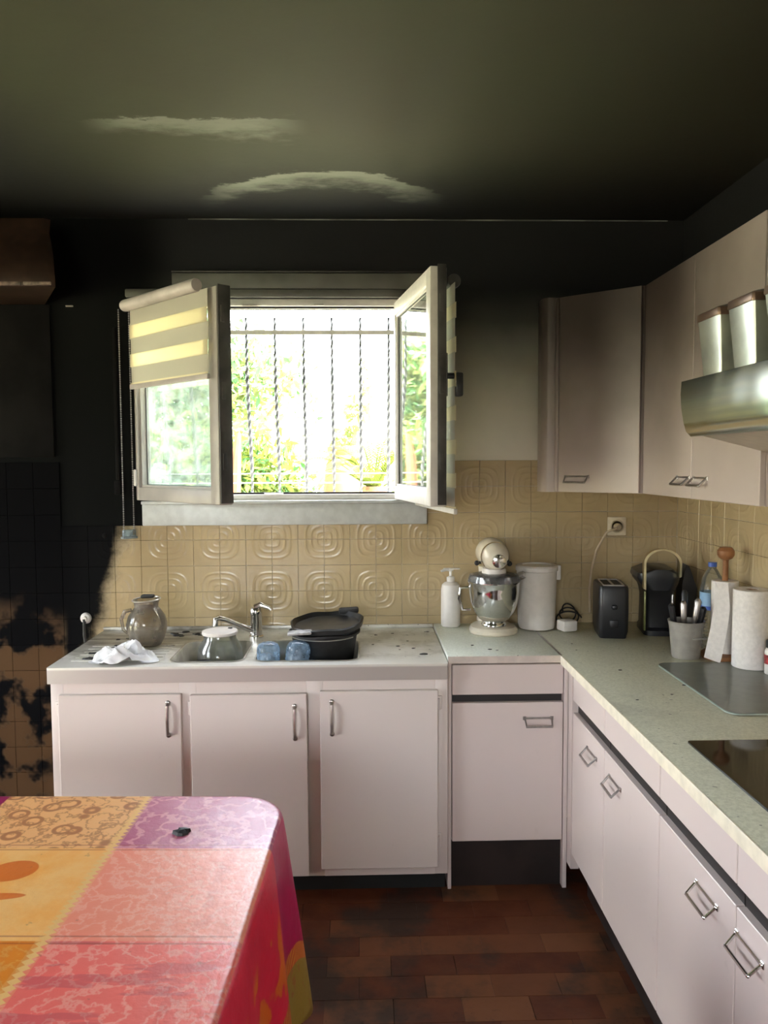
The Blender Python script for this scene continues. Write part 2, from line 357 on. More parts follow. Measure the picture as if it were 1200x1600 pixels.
def mat_cloth():
    n = Nodes('printed_oilcloth'); U, V = n.uv()[:2]; P = n.P
    nz = n.noise(9, 5, .65, vec=P); fine = n.noise(34, 4, .6, vec=P)
    swirl = n.noise(24, 4, .55, vec=P); dam = n.step(n.m('ABSOLUTE', n.m('SUBTRACT', swirl, .5)), .004, .05)
    leafn = n.noise(4.5, 4, .55, vec=P, sx=(1, 5, 1)); leaf = n.step(leafn, .54, .60)
    rowA = n.step(V, 1.600, 1.603); rowC = n.inv(n.step(V, 1.280, 1.283)); rowD = n.inv(n.step(V, .86, .863))
    # right-hand column: purple, salmon, red
    r = n.mix(rowC, (.92, .29, .19, 1), (.92, .17, .14, 1))
    r = n.mix(n.mul(n.inv(dam), .5), r, (.97, .50, .40, 1))
    r = n.mix(n.mul(rowC, leaf, .40), r, (.45, .05, .09, 1))
    pur = n.mix(n.mul(n.inv(n.step(n.m('ABSOLUTE', n.m('SUBTRACT', n.noise(16, 3, .5, vec=P), .52)), .02, .05)), .5), (.50, .11, .21, 1), (.92, .46, .50, 1))
    r = n.mix(rowA, r, pur); r = n.mix(rowD, r, (.62, .26, .03, 1))
    # left-hand column: ornate peach, yellow with fruit, orange
    d = n.voronoi(15.0, vec=P); lace = n.mx(n.mul(n.step(d, .20, .26), n.inv(n.step(d, .34, .40))), n.mul(n.inv(dam), .8))
    la = n.mix(lace, (.92, .50, .21, 1), (.50, .19, .075, 1))
    yel = n.mix(n.step(nz, .35, .65), (.96, .44, .10, 1), (.97, .55, .19, 1))
    def blob(cx, cy, rx, ry, a):
        ca, sa = math.cos(a), math.sin(a); x = n.m('SUBTRACT', U, cx); y = n.m('SUBTRACT', V, cy)
        p = n.m('DIVIDE', n.m('MULTIPLY_ADD', x, ca, n.m('MULTIPLY', y, sa)), rx); q = n.m('DIVIDE', n.m('MULTIPLY_ADD', y, ca, n.m('MULTIPLY', x, -sa)), ry)
        return n.inv(n.step(n.m('ADD', n.m('MULTIPLY', p, p), n.m('MULTIPLY', q, q)), .9, 1.05))
    fruit = n.mx(n.mx(blob(-.695, 1.51, .050, .040, .3), blob(-.70, 1.415, .075, .013, .1)), n.mx(blob(-.80, 1.475, .06, .012, .7), n.mx(blob(-.84, 1.53, .045, .04, 0), blob(-1.15, 1.45, .06, .045, .4))))
    yel = n.mix(n.mul(fruit, .85), yel, (.72, .14, .015, 1))
    ora = n.mix(n.mul(n.inv(dam), .5), (.80, .25, .02, 1), (.86, .45, .13, 1))
    l = n.mix(rowC, yel, ora); l = n.mix(rowA, l, la)
    far = n.inv(n.step(U, -.872, -.869)); l = n.mix(far, l, (.34, .02, .10, 1))
    c = n.mix(n.step(U, -.530, -.528), l, r)
    # row borders and the zigzag strip between the columns
    bd = lambda v0: n.inv(n.step(n.m('ABSOLUTE', n.m('SUBTRACT', n.m('ABSOLUTE', n.m('SUBTRACT', V, v0)), .010)), .0015, .003))
    c = n.mix(n.mul(n.mx(bd(1.605), bd(1.285)), n.inv(n.step(U, -.2, -.19)), .55), c, (.40, .06, .03, 1))
    z = n.m('ABSOLUTE', n.m('SUBTRACT', n.m('FRACT', n.m('MULTIPLY', V, 62)), .5))
    band = n.inv(n.step(n.m('ABSOLUTE', n.m('SUBTRACT', U, -.529)), .0125, .0140))
    zz = n.step(n.m('SUBTRACT', n.m('ABSOLUTE', n.m('SUBTRACT', U, -.529)), n.mul(z, .02)), .0005, .0025)
    c = n.mix(n.mul(band, n.inv(n.mul(zz, .75))), c, (.90, .55, .20, 1))
    eb = n.inv(n.step(n.m('ABSOLUTE', n.m('SUBTRACT', U, -.268)), .012, .016))
    c = n.mix(n.mul(eb, n.step(fine, .42, .55), n.inv(rowA), .16), c, (.36, .05, .05, 1))
    # the falling sides: magenta or red, a trim, then olive or orange
    hx = n.m('MAXIMUM', n.m('ADD', U, .19), 0); hy = n.m('MAXIMUM', n.m('SUBTRACT', V, 1.865), 0)
    h = n.m('POWER', n.m('ADD', n.m('POWER', n.m('ADD', hx, 1e-5), 2), n.m('POWER', n.m('ADD', hy, 1e-5), 2)), .5)
    side = n.mix(n.step(V, 1.60, 1.603), (.93, .012, .075, 1), (.60, .008, .125, 1))
    motif = n.mul(n.step(n.noise(10, 2, .4, vec=P, sx=(1.2, 1, 1)), .53, .56), n.inv(n.step(V, 1.56, 1.60)), n.step(hx, .10, .14))
    side = n.mix(motif, side, (.95, .19, .02, 1))
    end = n.mix(n.step(V, 1.60, 1.603), (.80, .28, .015, 1), (.42, .30, .055, 1))
    end = n.mix(n.mul(n.step(swirl, .60, .64), .6), end, (.45, .12, .05, 1))
    side = n.mix(n.step(h, .353, .356), side, end)
    trim = n.mul(n.step(h, .312, .314), n.inv(n.step(h, .353, .356)))
    side = n.mix(trim, side, n.mix(n.step(n.m('FRACT', n.m('MULTIPLY', n.m('ADD', U, V), 50)), .45, .55), (.75, .07, .03, 1), (.85, .38, .06, 1)))
    c = n.mix(n.step(h, .010, .016), c, side)
    # scuffs and soot specks
    c = n.mix(n.mul(n.step(fine, .66, .72), .35), c, (.25, .10, .07, 1))
    n.col(c); n.set(Roughness=n.m('MULTIPLY_ADD', nz, .18, .26), Specular_IOR_Level=.55)
    n.bump(n.m('ADD', n.mul(nz, .7), n.mul(swirl, .6)), .0025); return n.mat
M_cloth = mat_cloth()

# ------------------------------------------------------------------ room shell
XW, YB, ZC, XL, YR = 1.371, 3.33, 2.589, -3.6, -2.7
OX0, OX1, OZ0, OZ1 = -.965, .205, 1.415, 2.262           # window opening
structure(MB().box(XL-.2, XW+.2, YR-.2, YB+.25, -.2, -.006).build('floor', M_floorgap)); floor = bpy.data.objects['floor']
structure(MB().box(XL-.2, XW+.2, YR-.2, YB+.25, ZC, ZC+.25).build('ceiling', M_ceiling))
w = MB()
w.box(XL-.2, OX0, YB, YB+.25, -.006, ZC).box(OX1, XW+.2, YB, YB+.25, -.006, ZC)
w.box(OX0, OX1, YB, YB+.25, -.006, OZ0).box(OX0, OX1, YB, YB+.25, OZ1, ZC)
wall_back = structure(w.build('wall_back', M_wall, smooth=False))
wall_right = structure(MB().box(XW, XW+.2, YR-.2, YB, -.006, ZC).build('wall_right', M_wall, smooth=False))
DX0, DX1, DZ, DB = -1.8, -.3, 2.2, 1.0      # added rear opening, unseen, lets in frontal fill light
GY0, GY1 = .0, 1.3                           # added left opening, unseen, brightens the table and right cabinets
EY0, EY1 = 2.35, 3.15                        # side door in the left wall
M_plain_wall = plain('cream_wall_paint', (.46, .41, .34, 1), .8, var=.15, scale=2)
w = MB(); w.box(XL-.2, XL, YR-.2, GY0, -.006, ZC).box(XL-.2, XL, GY1, EY0, -.006, ZC).box(XL-.2, XL, EY1, YB, -.006, ZC).box(XL-.2, XL, EY0, EY1, DZ, ZC).box(XL-.2, XL, GY0, GY1, DZ, ZC)
structure(w.build('wall_left', M_plain_wall, smooth=False))
structure(MB().box(XL, DX0, YR-.2, YR, -.006, ZC).box(DX1, XW, YR-.2, YR, -.006, ZC).box(DX0, DX1, YR-.2, YR, DZ, ZC).box(DX0, DX1, YR-.2, YR, -.006, DB).build('wall_rear', M_plain_wall, smooth=False))
for nm, y0, y1 in (('added_opening_left', GY0, GY1), ('door_2', EY0, EY1)):
    structure(MB().box(XL-.12, XL-.06, y0, y0+.06, 0, DZ).box(XL-.12, XL-.06, y1-.06, y1, 0, DZ).box(XL-.12, XL-.06, y0+.06, y1-.06, DZ-.06, DZ).build(nm, M_pvc, smooth=False))
structure(MB().box(DX0, DX0+.06, YR-.12, YR-.06, DB, DZ).box(DX1-.06, DX1, YR-.12, YR-.06, DB, DZ).box(DX0+.06, DX1-.06, YR-.12, YR-.06, DZ-.06, DZ).box(DX0+.06, DX1-.06, YR-.12, YR-.06, DB, DB+.06).build('added_opening_rear', M_pvc, smooth=False))
# thin sooted joint strip where wall and ceiling meet
structure(MB().box(-.72, 1.30, YB-.004, YB, ZC-.004, ZC).build('trim_1', plain('joint_strip', (.11, .11, .10, 1), .6, var=.7, scale=7), smooth=False))

# wall tiles, each its own piece
def tile_mesh(name, w_, h_, axis, mat):
    b = MB(); g = .0006
    if axis == 'x': b.box(-w_/2+g, w_/2-g, -.006, 0, -h_/2+g, h_/2-g, .0008, 1)
    else: b.box(-.006, 0, -w_/2+g, w_/2-g, -h_/2+g, h_/2-g, .0008, 1)
    o = b.build(name, mat); me = o.data; bpy.data.objects.remove(o); return me
TM = {}
def put_tile(parent, u0, u1, z0, z1, axis, mat):
    k = (round(u1-u0, 4), round(z1-z0, 4), axis)
    if k not in TM: TM[k] = tile_mesh('tile', u1-u0, z1-z0, axis, mat)
    o = bpy.data.objects.new('tile', TM[k]); C.objects.link(o); o.parent = parent
    o.location = ((u0+u1)/2, YB, (z0+z1)/2) if axis == 'x' else (XW, (u0+u1)/2, (z0+z1)/2)
rows = [(TV0+k*TP, TV0+(k+1)*TP) for k in range(-11, 3)]
for i in range(-12, 17):
    u0, u1 = TU0+i*TP, min(TU0+(i+1)*TP, XW-.006)
    if u1-u0 < .02: continue
    for (z0, z1) in rows:
        top = 1.582 if (u1 > OX1+.07 or u1 < -1.23) else 1.307
        a, b = max(z0, .0), min(z1, top)
        if b-a < .02: continue
        if u0 > -1.12 and b < .83: continue                # hidden behind the units
        if u0 > -1.12 and a < .858: a = .858
        if u1 < OX1+.08 and u0 > -1.23 and b > 1.307: b = 1.307
        uu1 = u1
        put_tile(wall_back, u0, uu1, a, b, 'x', M_tile)
for i in range(0, 22):
    u1, u0 = 3.22-(i-1)*TP, 3.22-i*TP
    u1 = min(u1, YB-.006)
    if u1-u0 < .02 or u1 < 1.0: continue
    for (z0, z1) in rows:
        a, b = max(z0, .873), min(z1, 1.578)
        if b-a > .02: put_tile(wall_right, u0, u1, a, b, 'y', M_tile_r)

# floor tiles in running bond
fm = MB().box(-.0995, .0995, -.0495, .0495, -.006, 0, .0005, 1).build('tile', M_floor); fme = fm.data; bpy.data.objects.remove(fm)
random.seed(5)
for j in range(17):
    for i in range(8):
        x = -.62+.2*i+(.1 if j % 2 else 0)+random.uniform(-.0006, .0006); y = 2.73-.1*j
        if x > .84 or x < -.72: continue
        o = bpy.data.objects.new('tile', fme); C.objects.link(o); o.parent = floor; o.location = (x, y, random.uniform(-.0003, .0003))
# floor outside that patch: joined pieces
b = MB()
for j in range(-3, 44):
    for i in range(-16, 9):
        x = -.62+.2*i+(.1 if j % 2 else 0); y = 2.73-.1*j
        if 0 <= j < 17 and -.72 <= x <= .84 and i >= 0: continue
        if x < -3.45 or x > 1.27 or y > 3.28 or y < -1.6: continue
        b.box(x-.0995, x+.0995, y-.0495, y+.0495, -.006, 0)
o = b.build('tile_field', M_floor, floor, smooth=False); o['kind'] = 'stuff'

# ------------------------------------------------------------------ window
win = bpy.data.objects.new('window_1', None); C.objects.link(win); win.location = (-.38, YB, OZ0); structure(win)
f = MB()
f.box(OX0, OX0+.035, YB+.005, YB+.075, OZ0, OZ1, .004).box(OX1-.035, OX1, YB+.005, YB+.075, OZ0, OZ1, .004)
f.box(OX0, OX1, YB+.005, YB+.075, OZ0-.0, OZ0+.022, .004).box(OX0, OX1, YB+.005, YB+.075, OZ1-.030, OZ1, .004)
f.build('window_frame', M_pvc, win)
MB().box(OX0+.036, OX1-.036, YB+.018, YB+.026, OZ0+.022, OZ0+.030).box(OX0+.036, OX1-.036, YB+.018, YB+.026, OZ1-.038, OZ1-.030).build('gasket', M_rubber, win)
MB().box(-.50, -.44, YB-.002, YB+.012, OZ1-.030, OZ1-.024).box(-.20, -.16, YB-.002, YB+.012, OZ1-.028, OZ1-.022).box(-.42, -.34, YB-.002, YB+.012, OZ0+.020, OZ0+.028).build('strike_plate', M_chrome_dull, win)
MB().box(-.935, .275, YB-.022, YB, 1.307, 1.398, .004).box(-.935, .275, YB-.036, YB, 1.398, 1.412, .003).build('window_sill', plain('white_sill', (.52, .54, .53, 1), .35), win)
M_cover = plain('smoked_shutter_cover', (.085, .082, .070, 1), .5, var=.35, scale=4)
sc_ = MB().box(-.79, .30, YB-.014, YB, 2.300, 2.364, .002).build('shutter_box_cover', M_cover, win)
MB().box(-.79, .30, YB-.020, YB, 2.366, 2.374, .002).build('cover_rim', M_gap, sc_)
MB().box(OX0-.02, OX1+.03, YB-.018, YB, 2.264, 2.298, .005).build('head_trim', M_cover, win)
structure(MB().box(OX0-.03, OX1+.03, YB+.25, YB+.31, OZ0-.06, OZ0-.01, .004).build('trim_2', M_garden_white))

def sash(hx, hy, ang, mirror, label, z1):
    # local frame: u from the hinge to the free edge, w out of the room side, z up
    xf = Matrix.Translation((hx, hy, 0)) @ Matrix.Rotation(ang, 4, 'Z') @ Matrix.Diagonal((-1 if mirror else 1, 1, 1, 1))
    L, T, z0 = (.630 if mirror else .616), .060, OZ0+.001
    b = MB(xf)
    F1, F2 = .022, .060
    for (u0, u1, a, c) in ((0, F1, z0, z1), (L-F2, L, z0, z1)): b.box(u0, u1, 0, T, a, c, .005)
    b.box(F1-.004, L-F2+.004, 0, T, z0, z0+.056, .005).box(F1-.004, L-F2+.004, 0, T, z1-.056, z1, .005)
    for (u0, u1, a, c) in ((F1-.002, F1+.008, z0+.054, z1-.054), (L-F2-.008, L-F2+.002, z0+.054, z1-.054), (F1, L-F2, z0+.054, z0+.064), (F1, L-F2, z1-.064, z1-.054)):
        b.box(u0, u1, .012, T-.006, a, c)
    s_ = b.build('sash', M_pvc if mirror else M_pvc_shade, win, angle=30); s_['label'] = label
    MB(xf).box(F1+.004, L-F2-.004, .038, .044, z0+.058, z1-.058).build('window_pane', M_pane, s_)
    g = MB(xf)
    for w0 in (.0345, .0445):
        a0, a1, c0, c1 = F1+.0075, L-F2-.0075, z0+.0635, z1-.0635
        g.box(a0-.002, a0+.003, w0, w0+.0025, c0, c1).box(a1-.003, a1+.002, w0, w0+.0025, c0, c1).box(a0, a1, w0, w0+.0025, c0-.002, c0+.003).box(a0, a1, w0, w0+.0025, c1-.003, c1+.002)
    g.build('gasket', M_rubber, s_)
    e = MB(xf); e.box(L, L+.006, .003, .034 if mirror else T-.002, z0+.006, z1+.006, .002)
    for zc in (.16, .42, .70): e.box(L+.006, L+.011, .012, .028, z0+zc-.03, z0+zc+.03, .001)
    e.build('edge_strip', M_pvc_soot, s_)
    MB(xf).box(-.008, .012, -.010, .012, z0+.06, z0+.13, .004).box(-.008, .012, -.010, .012, z1-.13, z1-.06, .004).build('hinge', M_pvc, s_)
    return xf, L, z0, z1, s_
AL = math.atan2(-.465, .455)
xfL, L, z0, z1, sL = sash(-.958, 3.318, AL, False, 'open left sash, its inner face to the room', 2.216)
AR = math.radians(99)
xfR, L, z0, z1, sR = sash(.195, 3.318, AR, True, 'open right sash, its outer face to the left', 2.240)
# handle on the right sash (knob towards the right wall)
hb = MB(xfR); hb.box(L-.045, L-.017, -.008, .0, 1.80, 1.95, .003)
hb.tube([(L-.031, -.006, 1.872), (L-.031, -.045, 1.872)], .011, 12); hb.box(L-.044, L-.018, -.066, -.036, 1.80, 1.885, .008)
hb.build('window_handle', M_black, sR)

def blind(xf, u0, u1, ztop, zbot, wofs, label, beads):
    sooty = not beads
    base = xf @ Vector((u0, -wofs, zbot)); t = thing('zebra_blind', label, 'blind', base)
    W = MB(xf)
    prof = arc(-wofs-.012, ztop+.0, .023, 0, 2*PI, 20)[:-1]
    W.loft([[(u0-.022, a, z) for a, z in prof], [(u0-.016, -wofs-.012+(a+wofs+.012)*1.06, ztop+(z-ztop)*1.06) for a, z in prof], [(u1-.056, -wofs-.012+(a+wofs+.012)*1.06, ztop+(z-ztop)*1.06) for a, z in prof], [(u1-.050, a, z) for a, z in prof]])
    W.build('cassette', M_pvc_soot if sooty else M_blind_head, t)
    z = ztop-.018; k = 0
    while z > zbot+.012:
        h = .066 if k % 2 == 0 else .052
        za = max(zbot+.010, z-h); d = 0 if k % 2 == 0 else .004
        rows_ = [z+.001, (z+za)/2, za-.001]
        MB(xf).loft([[(u0, -wofs-d, q), (u1, -wofs-d, q), (u1, -wofs-d+.0012, q), (u0, -wofs-d+.0012, q)] for q in rows_]).build('band', M_blind_thick if k % 2 == 0 else M_blind_sheer, t, smooth=False)
        z = za; k += 1
    MB(xf).box(u0-.002, u1+.002, -wofs-.009, -wofs+.005, zbot-.008, zbot+.012, .003).build('bottom_bar', M_pvc if sooty else M_blind_head, t)
    if beads:
        b = MB(xf)
        for uo, zl, wo in ((u0-.022, 1.29, -wofs-.040), (u0-.022, 1.29, -wofs+.006)):
            q = ztop-.02
            while q > zl:
                b.lathe([(.0, -.0038), (.0040, 0), (.0, .0038)], (uo, wo, q), 5); q -= .0095
            b.tube([(uo, wo, ztop-.02), (uo, wo, zl)], .0010, 4)
        ch = b.build('bead_chain', M_beads, t)
        MB(xf).box(u0-.030, u0-.013, -wofs-.046, -wofs+.012, 1.262, 1.292, .005).box(u0-.034, u0-.008, -wofs-.05, -wofs+.016, 1.254, 1.264, .003).build('chain_weight', glassy('pale_plastic', (.7, .8, .9, 1), 0, .1, haze=(.6, .7, .75, 1), hazef=.4), ch)
    return t
blind(xfL, .010, L-.046, 2.226, 1.888, .016, 'cream striped day and night blind half drawn on the left sash', True)
blind(xfR, .020, L-.004, 2.206, 1.396, .030, 'striped blind fully lowered behind the open right sash', False)
t = thing('shutter_strap', 'dark upright shutter strap guide on the black wall left of the window', 'strap', (-1.035, YB, 1.50))
MB().box(-1.045, -1.030, YB-.010, YB, 1.50, 2.14, .003).build('guide', M_scorch, t)
MB().box(-1.050, -1.022, YB-.020, YB, 1.44, 1.50, .004).build('strap_box', M_scorch, t)

# iron grille outside, bars bellied at the foot
gr = thing('window_grille', 'grey wrought iron grille with twisted bellied bars outside the window', 'grille', (-.38, 3.62, 1.40))
YG = 3.625
for k in range(11):
    x = -.529+.1307*(k-4)
    if x < -1.08 or x > .34: continue
    pts = []
    for q in range(61):
        z = 2.236-.84*q/60
        u = min(1, max(0, (2.05-z)/.62)); dy = .12*(u*u*(3-2*u)) if z > 1.43 else .12*max(0, (z-1.39)/.04)
        pts.append((x, YG+dy, z))
    MB().tube(pts, [.0072 if (p[2] > 2.0 or p[2] < 1.52) else .0092 for p in pts], 4, twist=.55).build('bar', M_grille, gr, angle=60)
MB().box(-1.15, .42, YG-.008, YG+.006, 2.159, 2.179).build('rail', plain('rail_paint', (.42, .40, .33, 1), .6), gr)
for zz in (1.520, 1.475): MB().box(-1.15, .42, YG+.118, YG+.124, zz-.003, zz+.003).build('rail', M_rail_sunlit, gr)
for xx in (-1.15, .42):
    MB().box(xx-.008, xx+.008, YB+.25, YG+.006, 2.161, 2.177).build('bracket', M_grille, gr)
    MB().box(xx-.008, xx+.008, YB+.25, YG+.124, 1.472, 1.523).build('bracket', M_grille, gr)

# ------------------------------------------------------------------ sink unit
SX0, SX1, SY0, SYB, SH = -1.113, .300, 2.710, 3.323, .857
cu = thing('sink_cabinet', 'long white sink cabinet with three doors under the window', 'cabinet', (-.4, 3.0, 0))
b = MB(); CX0, CX1, FY = -1.105, .300, 2.724
b.box(CX0, CX0+.018, FY+.018, SYB, .079, .800).box(CX1-.018, CX1, FY+.018, SYB, .079, .800)
b.box(CX0+.018, CX1-.018, FY+.02, SYB, .079, .097).box(CX0+.018, CX1-.018, SYB-.008, SYB, .097, .800)
for (a, c) in ((CX0, -1.06), (-.655, -.595), (-.205, -.145), (.255, CX1)): b.box(a, c, FY, FY+.018, .079, .800, .0015)
for (a, c) in ((-1.06, -.655), (-.595, -.205), (-.145, .255)): b.box(a, c, FY, FY+.018, .752, .800).box(a, c, FY, FY+.018, .079, .112)
b.build('cabinet_frame', M_sinkwhite, cu, angle=30)
MB().box(CX0+.02, CX1-.004, 2.775, 2.795, 0, .079).build('plinth', plain('dark_green_plinth', (.010, .012, .011, 1), .5), cu)
doors = [(-1.073, -.645, .095, .760, -.690, .672, 0, -1), (-.609, -.198, .092, .755, -.240, .655, -.016, -1), (-.156, .263, .113, .763, -.114, .668, 0, 1)]
for (x0_, x1_, zz0, zz1, hx, hz, tilt, hs) in doors:
    hinge_x = x1_ if hs > 0 else x0_
    xf = Matrix.Translation((hinge_x, FY, 0)) @ Matrix.Rotation(tilt*1.5, 4, 'Z') @ Matrix.Rotation(tilt*.35, 4, 'Y') @ Matrix.Translation((-hinge_x, -FY, 0))
    d = MB(xf).box(x0_, x1_, FY-.020, FY-.001, zz0, zz1, .002, 1).build('door', M_sinkwhite, cu, angle=30)
    MB(xf).tube([(hx, FY-.020, hz+.056), (hx, FY-.034, hz+.050), (hx, FY-.040, hz), (hx, FY-.034, hz-.050), (hx, FY-.020, hz-.056)], [.007, .006, .006, .006, .007], 10).ball((hx, FY-.022, hz+.058), .009, .004, .009).ball((hx, FY-.022, hz-.058), .009, .004, .009).build('handle', M_chrome_dull, d)
    ex = x1_+.007 if hs > 0 else x0_-.007
    for hz_ in (zz1-.045, zz0+.10):
        MB().box(ex-.008, ex+.008, FY-.006, FY-.0005, hz_-.030, hz_+.020, .002).tube([(ex-hs*.004, FY-.010, hz_-.03), (ex-hs*.004, FY-.010, hz_+.012)], .0045, 8).build('hinge', M_sinkwhite, d)

sk = thing('sink', 'white enamel double sink with drainer, stained and scattered with soot', 'sink', (-.4, 3.0, .80))
basins = [(-.700, -.440, 2.770, 3.085), (-.395, -.020, 2.770, 3.085)]
t = bmesh.new()
def loop(pts):
    vs = [t.verts.new((x, y, SH)) for x, y in pts]; return [t.edges.new((vs[i], vs[(i+1) % len(vs)])) for i in range(len(vs))], vs
ed = []; e0, outer = loop(rrect(SX0, SX1, SY0, SYB, .006, 2)); ed += e0
for (a, c, d, e) in basins: e1, _ = loop(rrect(a, c, d, e, .045, 6)); ed += e1
bmesh.ops.triangle_fill(t, use_beauty=True, use_dissolve=False, edges=ed)
low = [t.verts.new((v.co.x, v.co.y, .800)) for v in outer]
for i in range(len(outer)):
    j = (i+1) % len(outer); t.faces.new((outer[i], outer[j], low[j], low[i]))
bmesh.ops.recalc_face_normals(t, faces=t.faces[:])
sb = MB(); sb._add(t); sb.box(SX0, SX1, SYB-.012, SYB, SH, SH+.016, .004)
for k in range(6): sb.box(-1.06, -.74, 2.80+.045*k, 2.812+.045*k, SH-.0005, SH+.003, .0014, 1)
sb.build('sink_top', M_sink, sk, angle=25)
for (a, c, d, e) in basins:
    b = MB(); rings = []
    for (ins, z, r) in ((-.006, SH+.0025, .05), (0, SH+.0025, .045), (.004, SH-.004, .045), (.010, SH-.06, .05), (.018, SH-.135, .055), (.035, SH-.150, .05), (.06, SH-.153, .04)):
        rings.append([(x, y, z) for x, y in rrect(a+ins, c-ins, d+ins, e-ins, r, 6)])
    bs = b.loft(rings, False, True).build('basin', M_basin, sk)
    MB().lathe([(.034, 0), (.034, .003), (.026, .004), (.022, -.004+.004), (.0, .002)], ((a+c)/2, (d+e)/2, SH-.153), 24).build('drain', M_chrome, bs)

# ------------------------------------------------------------------ worktops
WT, WB = .872, .846
XE, YF = .713, 2.752
wb = thing('worktop', 'short pale speckled worktop between the sink and the corner', 'worktop', (.5, 3.0, WB))
MB().box(.304, XE, YF, SYB, WB, WT, .002).build('slab', M_top_lit, wb)
MB().box(.304, XE, YF-.003, YF, WB, WT-.001).build('edge_strip', plain('pinkish_laminate_edge', (.60, .52, .46, 1), .4), wb)
wr = thing('worktop', 'long pale green speckled worktop along the right wall', 'worktop', (1.05, 1.8, WB))
MB().box(XE+.002, XW-.007, .55, SYB, WB-.004, WT, .002).build('slab', M_top, wr)
MB().box(XE-.002, XE+.002, .55, YF-.004, WB-.006, WT+.0005, .0008, 1).build('edge_strip', M_topedge, wr)
MB().box(XE-.0035, XE+.0045, YF, 3.30, WT-.001, WT+.0012, .0004, 1).build('joint_strip', M_chrome_dull, wr)

def bail_handle(xf, u, z, vertical=False):
    b = MB(xf); a = .050; r = .0034
    P = [(u-a, -.0215, z+.013), (u+a, -.0215, z+.013), (u+a-.004, -.045, z-.011), (u-a+.004, -.045, z-.011)]
    for p, q in ((0, 1), (1, 2), (2, 3), (3, 0)): b.tube([P[p], P[q]], r*(1.25 if p == 2 else 1), 8)
    for p in P: b.ball(p, r*1.2, seg=8)
    for q in (u-a, u+a): b.box(q-.006, q+.006, -.0215, -.0175, z+.006, z+.019, .001, 1)
    return b
def base_cabinet(xf, w_, label, hu, hz, z0_, z1_, d0_, d1_, gap_lab, plinth_d, depth=.57, loc=(0, 0, 0), dh=None):
    t = thing('base_cabinet', label, 'cabinet', loc, 'white base cabinets with a dark finger gap')
    MB(xf).box(.001, w_-.001, .004, depth, z0_-.004, .8395).build('carcass', M_white, t, angle=30)
    MB(xf).box(.003, w_-.003, .001, .0045, z1_-.004, d0_+.004).build('finger_gap', M_gap, t)
    d = MB(xf).box(.002, w_-.002, -.018, .003, z0_, z1_, .0018, 1).build('door', M_white, t, angle=30)
    bail_handle(xf, hu, hz).build('handle', M_chrome if loc[1] < 2 else M_chrome_dull, d)
    dw = MB(xf).box(.002, w_-.002, -.018, .003, d0_, d1_, .0018, 1).build('drawer', M_white, t, angle=30)
    MB(xf).box(0, w_, plinth_d, plinth_d+.016, 0, z0_-.004).build('plinth', M_dark, t)
    return t
cc = base_cabinet(Matrix.Translation((.318, 2.772, 0)), .408, 'pinkish white base cabinet facing the room beside the sink', .315, .628, .183, .699, .729, .839, None, .010, .54, (.52, 3.0, 0))
MB().box(.304, .317, 2.760, 3.29, 0, .8455, .001, 1).build('side_panel', M_white, cc)
MB().box(.727, .742, 2.753, 2.79, 0, .8395, .001, 1).build('corner_post', M_white, cc)
XF_ = .763
ys = [2.700, 2.337, 1.890, 1.487, 1.080, .680]
names = ['white base cabinet in the dark corner of the right run', 'second white base cabinet from the corner in the right run', 'white base cabinet with bright handle left of the hob', 'white base cabinet with bright handle below the hob', 'nearest white base cabinet of the right run']
hus = [.235, .105, .275, .060, .30]
for k in range(5):
    w_ = ys[k]-ys[k+1]
    xf = Matrix.Translation((XF_, ys[k], 0)) @ Matrix.Rotation(-PI/2, 4, 'Z')
    bc = base_cabinet(xf, w_, names[k], hus[k], .605 if k < 2 else .615, .158, .678, .722, .836, None, .042, .57, (XF_+.3, (ys[k]+ys[k+1])/2, 0))
    if k == 0: MB().box(.7425, XF_+.01, 2.701, 2.752, .10, .8395).build('corner_filler', M_white, bc)

# ------------------------------------------------------------------ wall cupboards and hood
UZ0, UZ1 = 1.444, 2.247
cw = thing('wall_cabinet', 'angled white corner wall cabinet with a rounded left end', 'cabinet', (1.1, 3.2, UZ0), 'white wall cabinets')
A = Vector((.826, 3.238)); B = Vector((1.094, 3.012)); dv = (B-A).normalized(); nv = Vector((dv.y, -dv.x))
MB().prism([(.752, YB-.007), (.752, 3.275)]+arc(.796, 3.272, .044, PI, 1.34*PI, 6)[1:]+[(A.x, A.y), (B.x, B.y), (XW-.007, 3.012), (XW-.007, YB-.007)], UZ0, UZ1).build('carcass', M_white, cw, angle=40)
xf = Matrix.Translation((A.x, A.y, 0)) @ Matrix.Rotation(math.atan2(dv.y, dv.x), 4, 'Z'); Ld = (B-A).length
MB(xf).box(-.018, .002, -.020, -.001, UZ0+.001, UZ1-.001, .009, 3).build('rounded_end', M_white, cw)
d = MB(xf).box(.003, Ld-.006, -.019, -.001, UZ0+.002, UZ1-.002, .0018, 1).build('door', M_white, cw, angle=30)
bail_handle(xf, .085, 1.497).build('handle', M_chrome_dull, d)
dc = thing('wall_cabinet', 'tall white two door wall cabinet between the corner and the hood', 'cabinet', (1.25, 2.55, UZ0), 'white wall cabinets')
MB().box(1.111, XW-.007, 2.108, 3.004, UZ0, UZ1).build('carcass', M_white, dc, angle=30)
for k, hu in ((0, .385), (1, .072)):
    xf = Matrix.Translation((1.111, 3.004-.448*k, 0)) @ Matrix.Rotation(-PI/2, 4, 'Z')
    d = MB(xf).box(.002, .446, -.018, -.0005, UZ0+.001, UZ1-.001, .0018, 1).build('door', M_white, dc, angle=30)
    bail_handle(xf, hu, 1.503).build('handle', M_chrome_dull, d)
hc = thing('wall_cabinet', 'short white wall cabinet above the cooker hood', 'cabinet', (1.25, 1.7, 1.80), 'white wall cabinets')
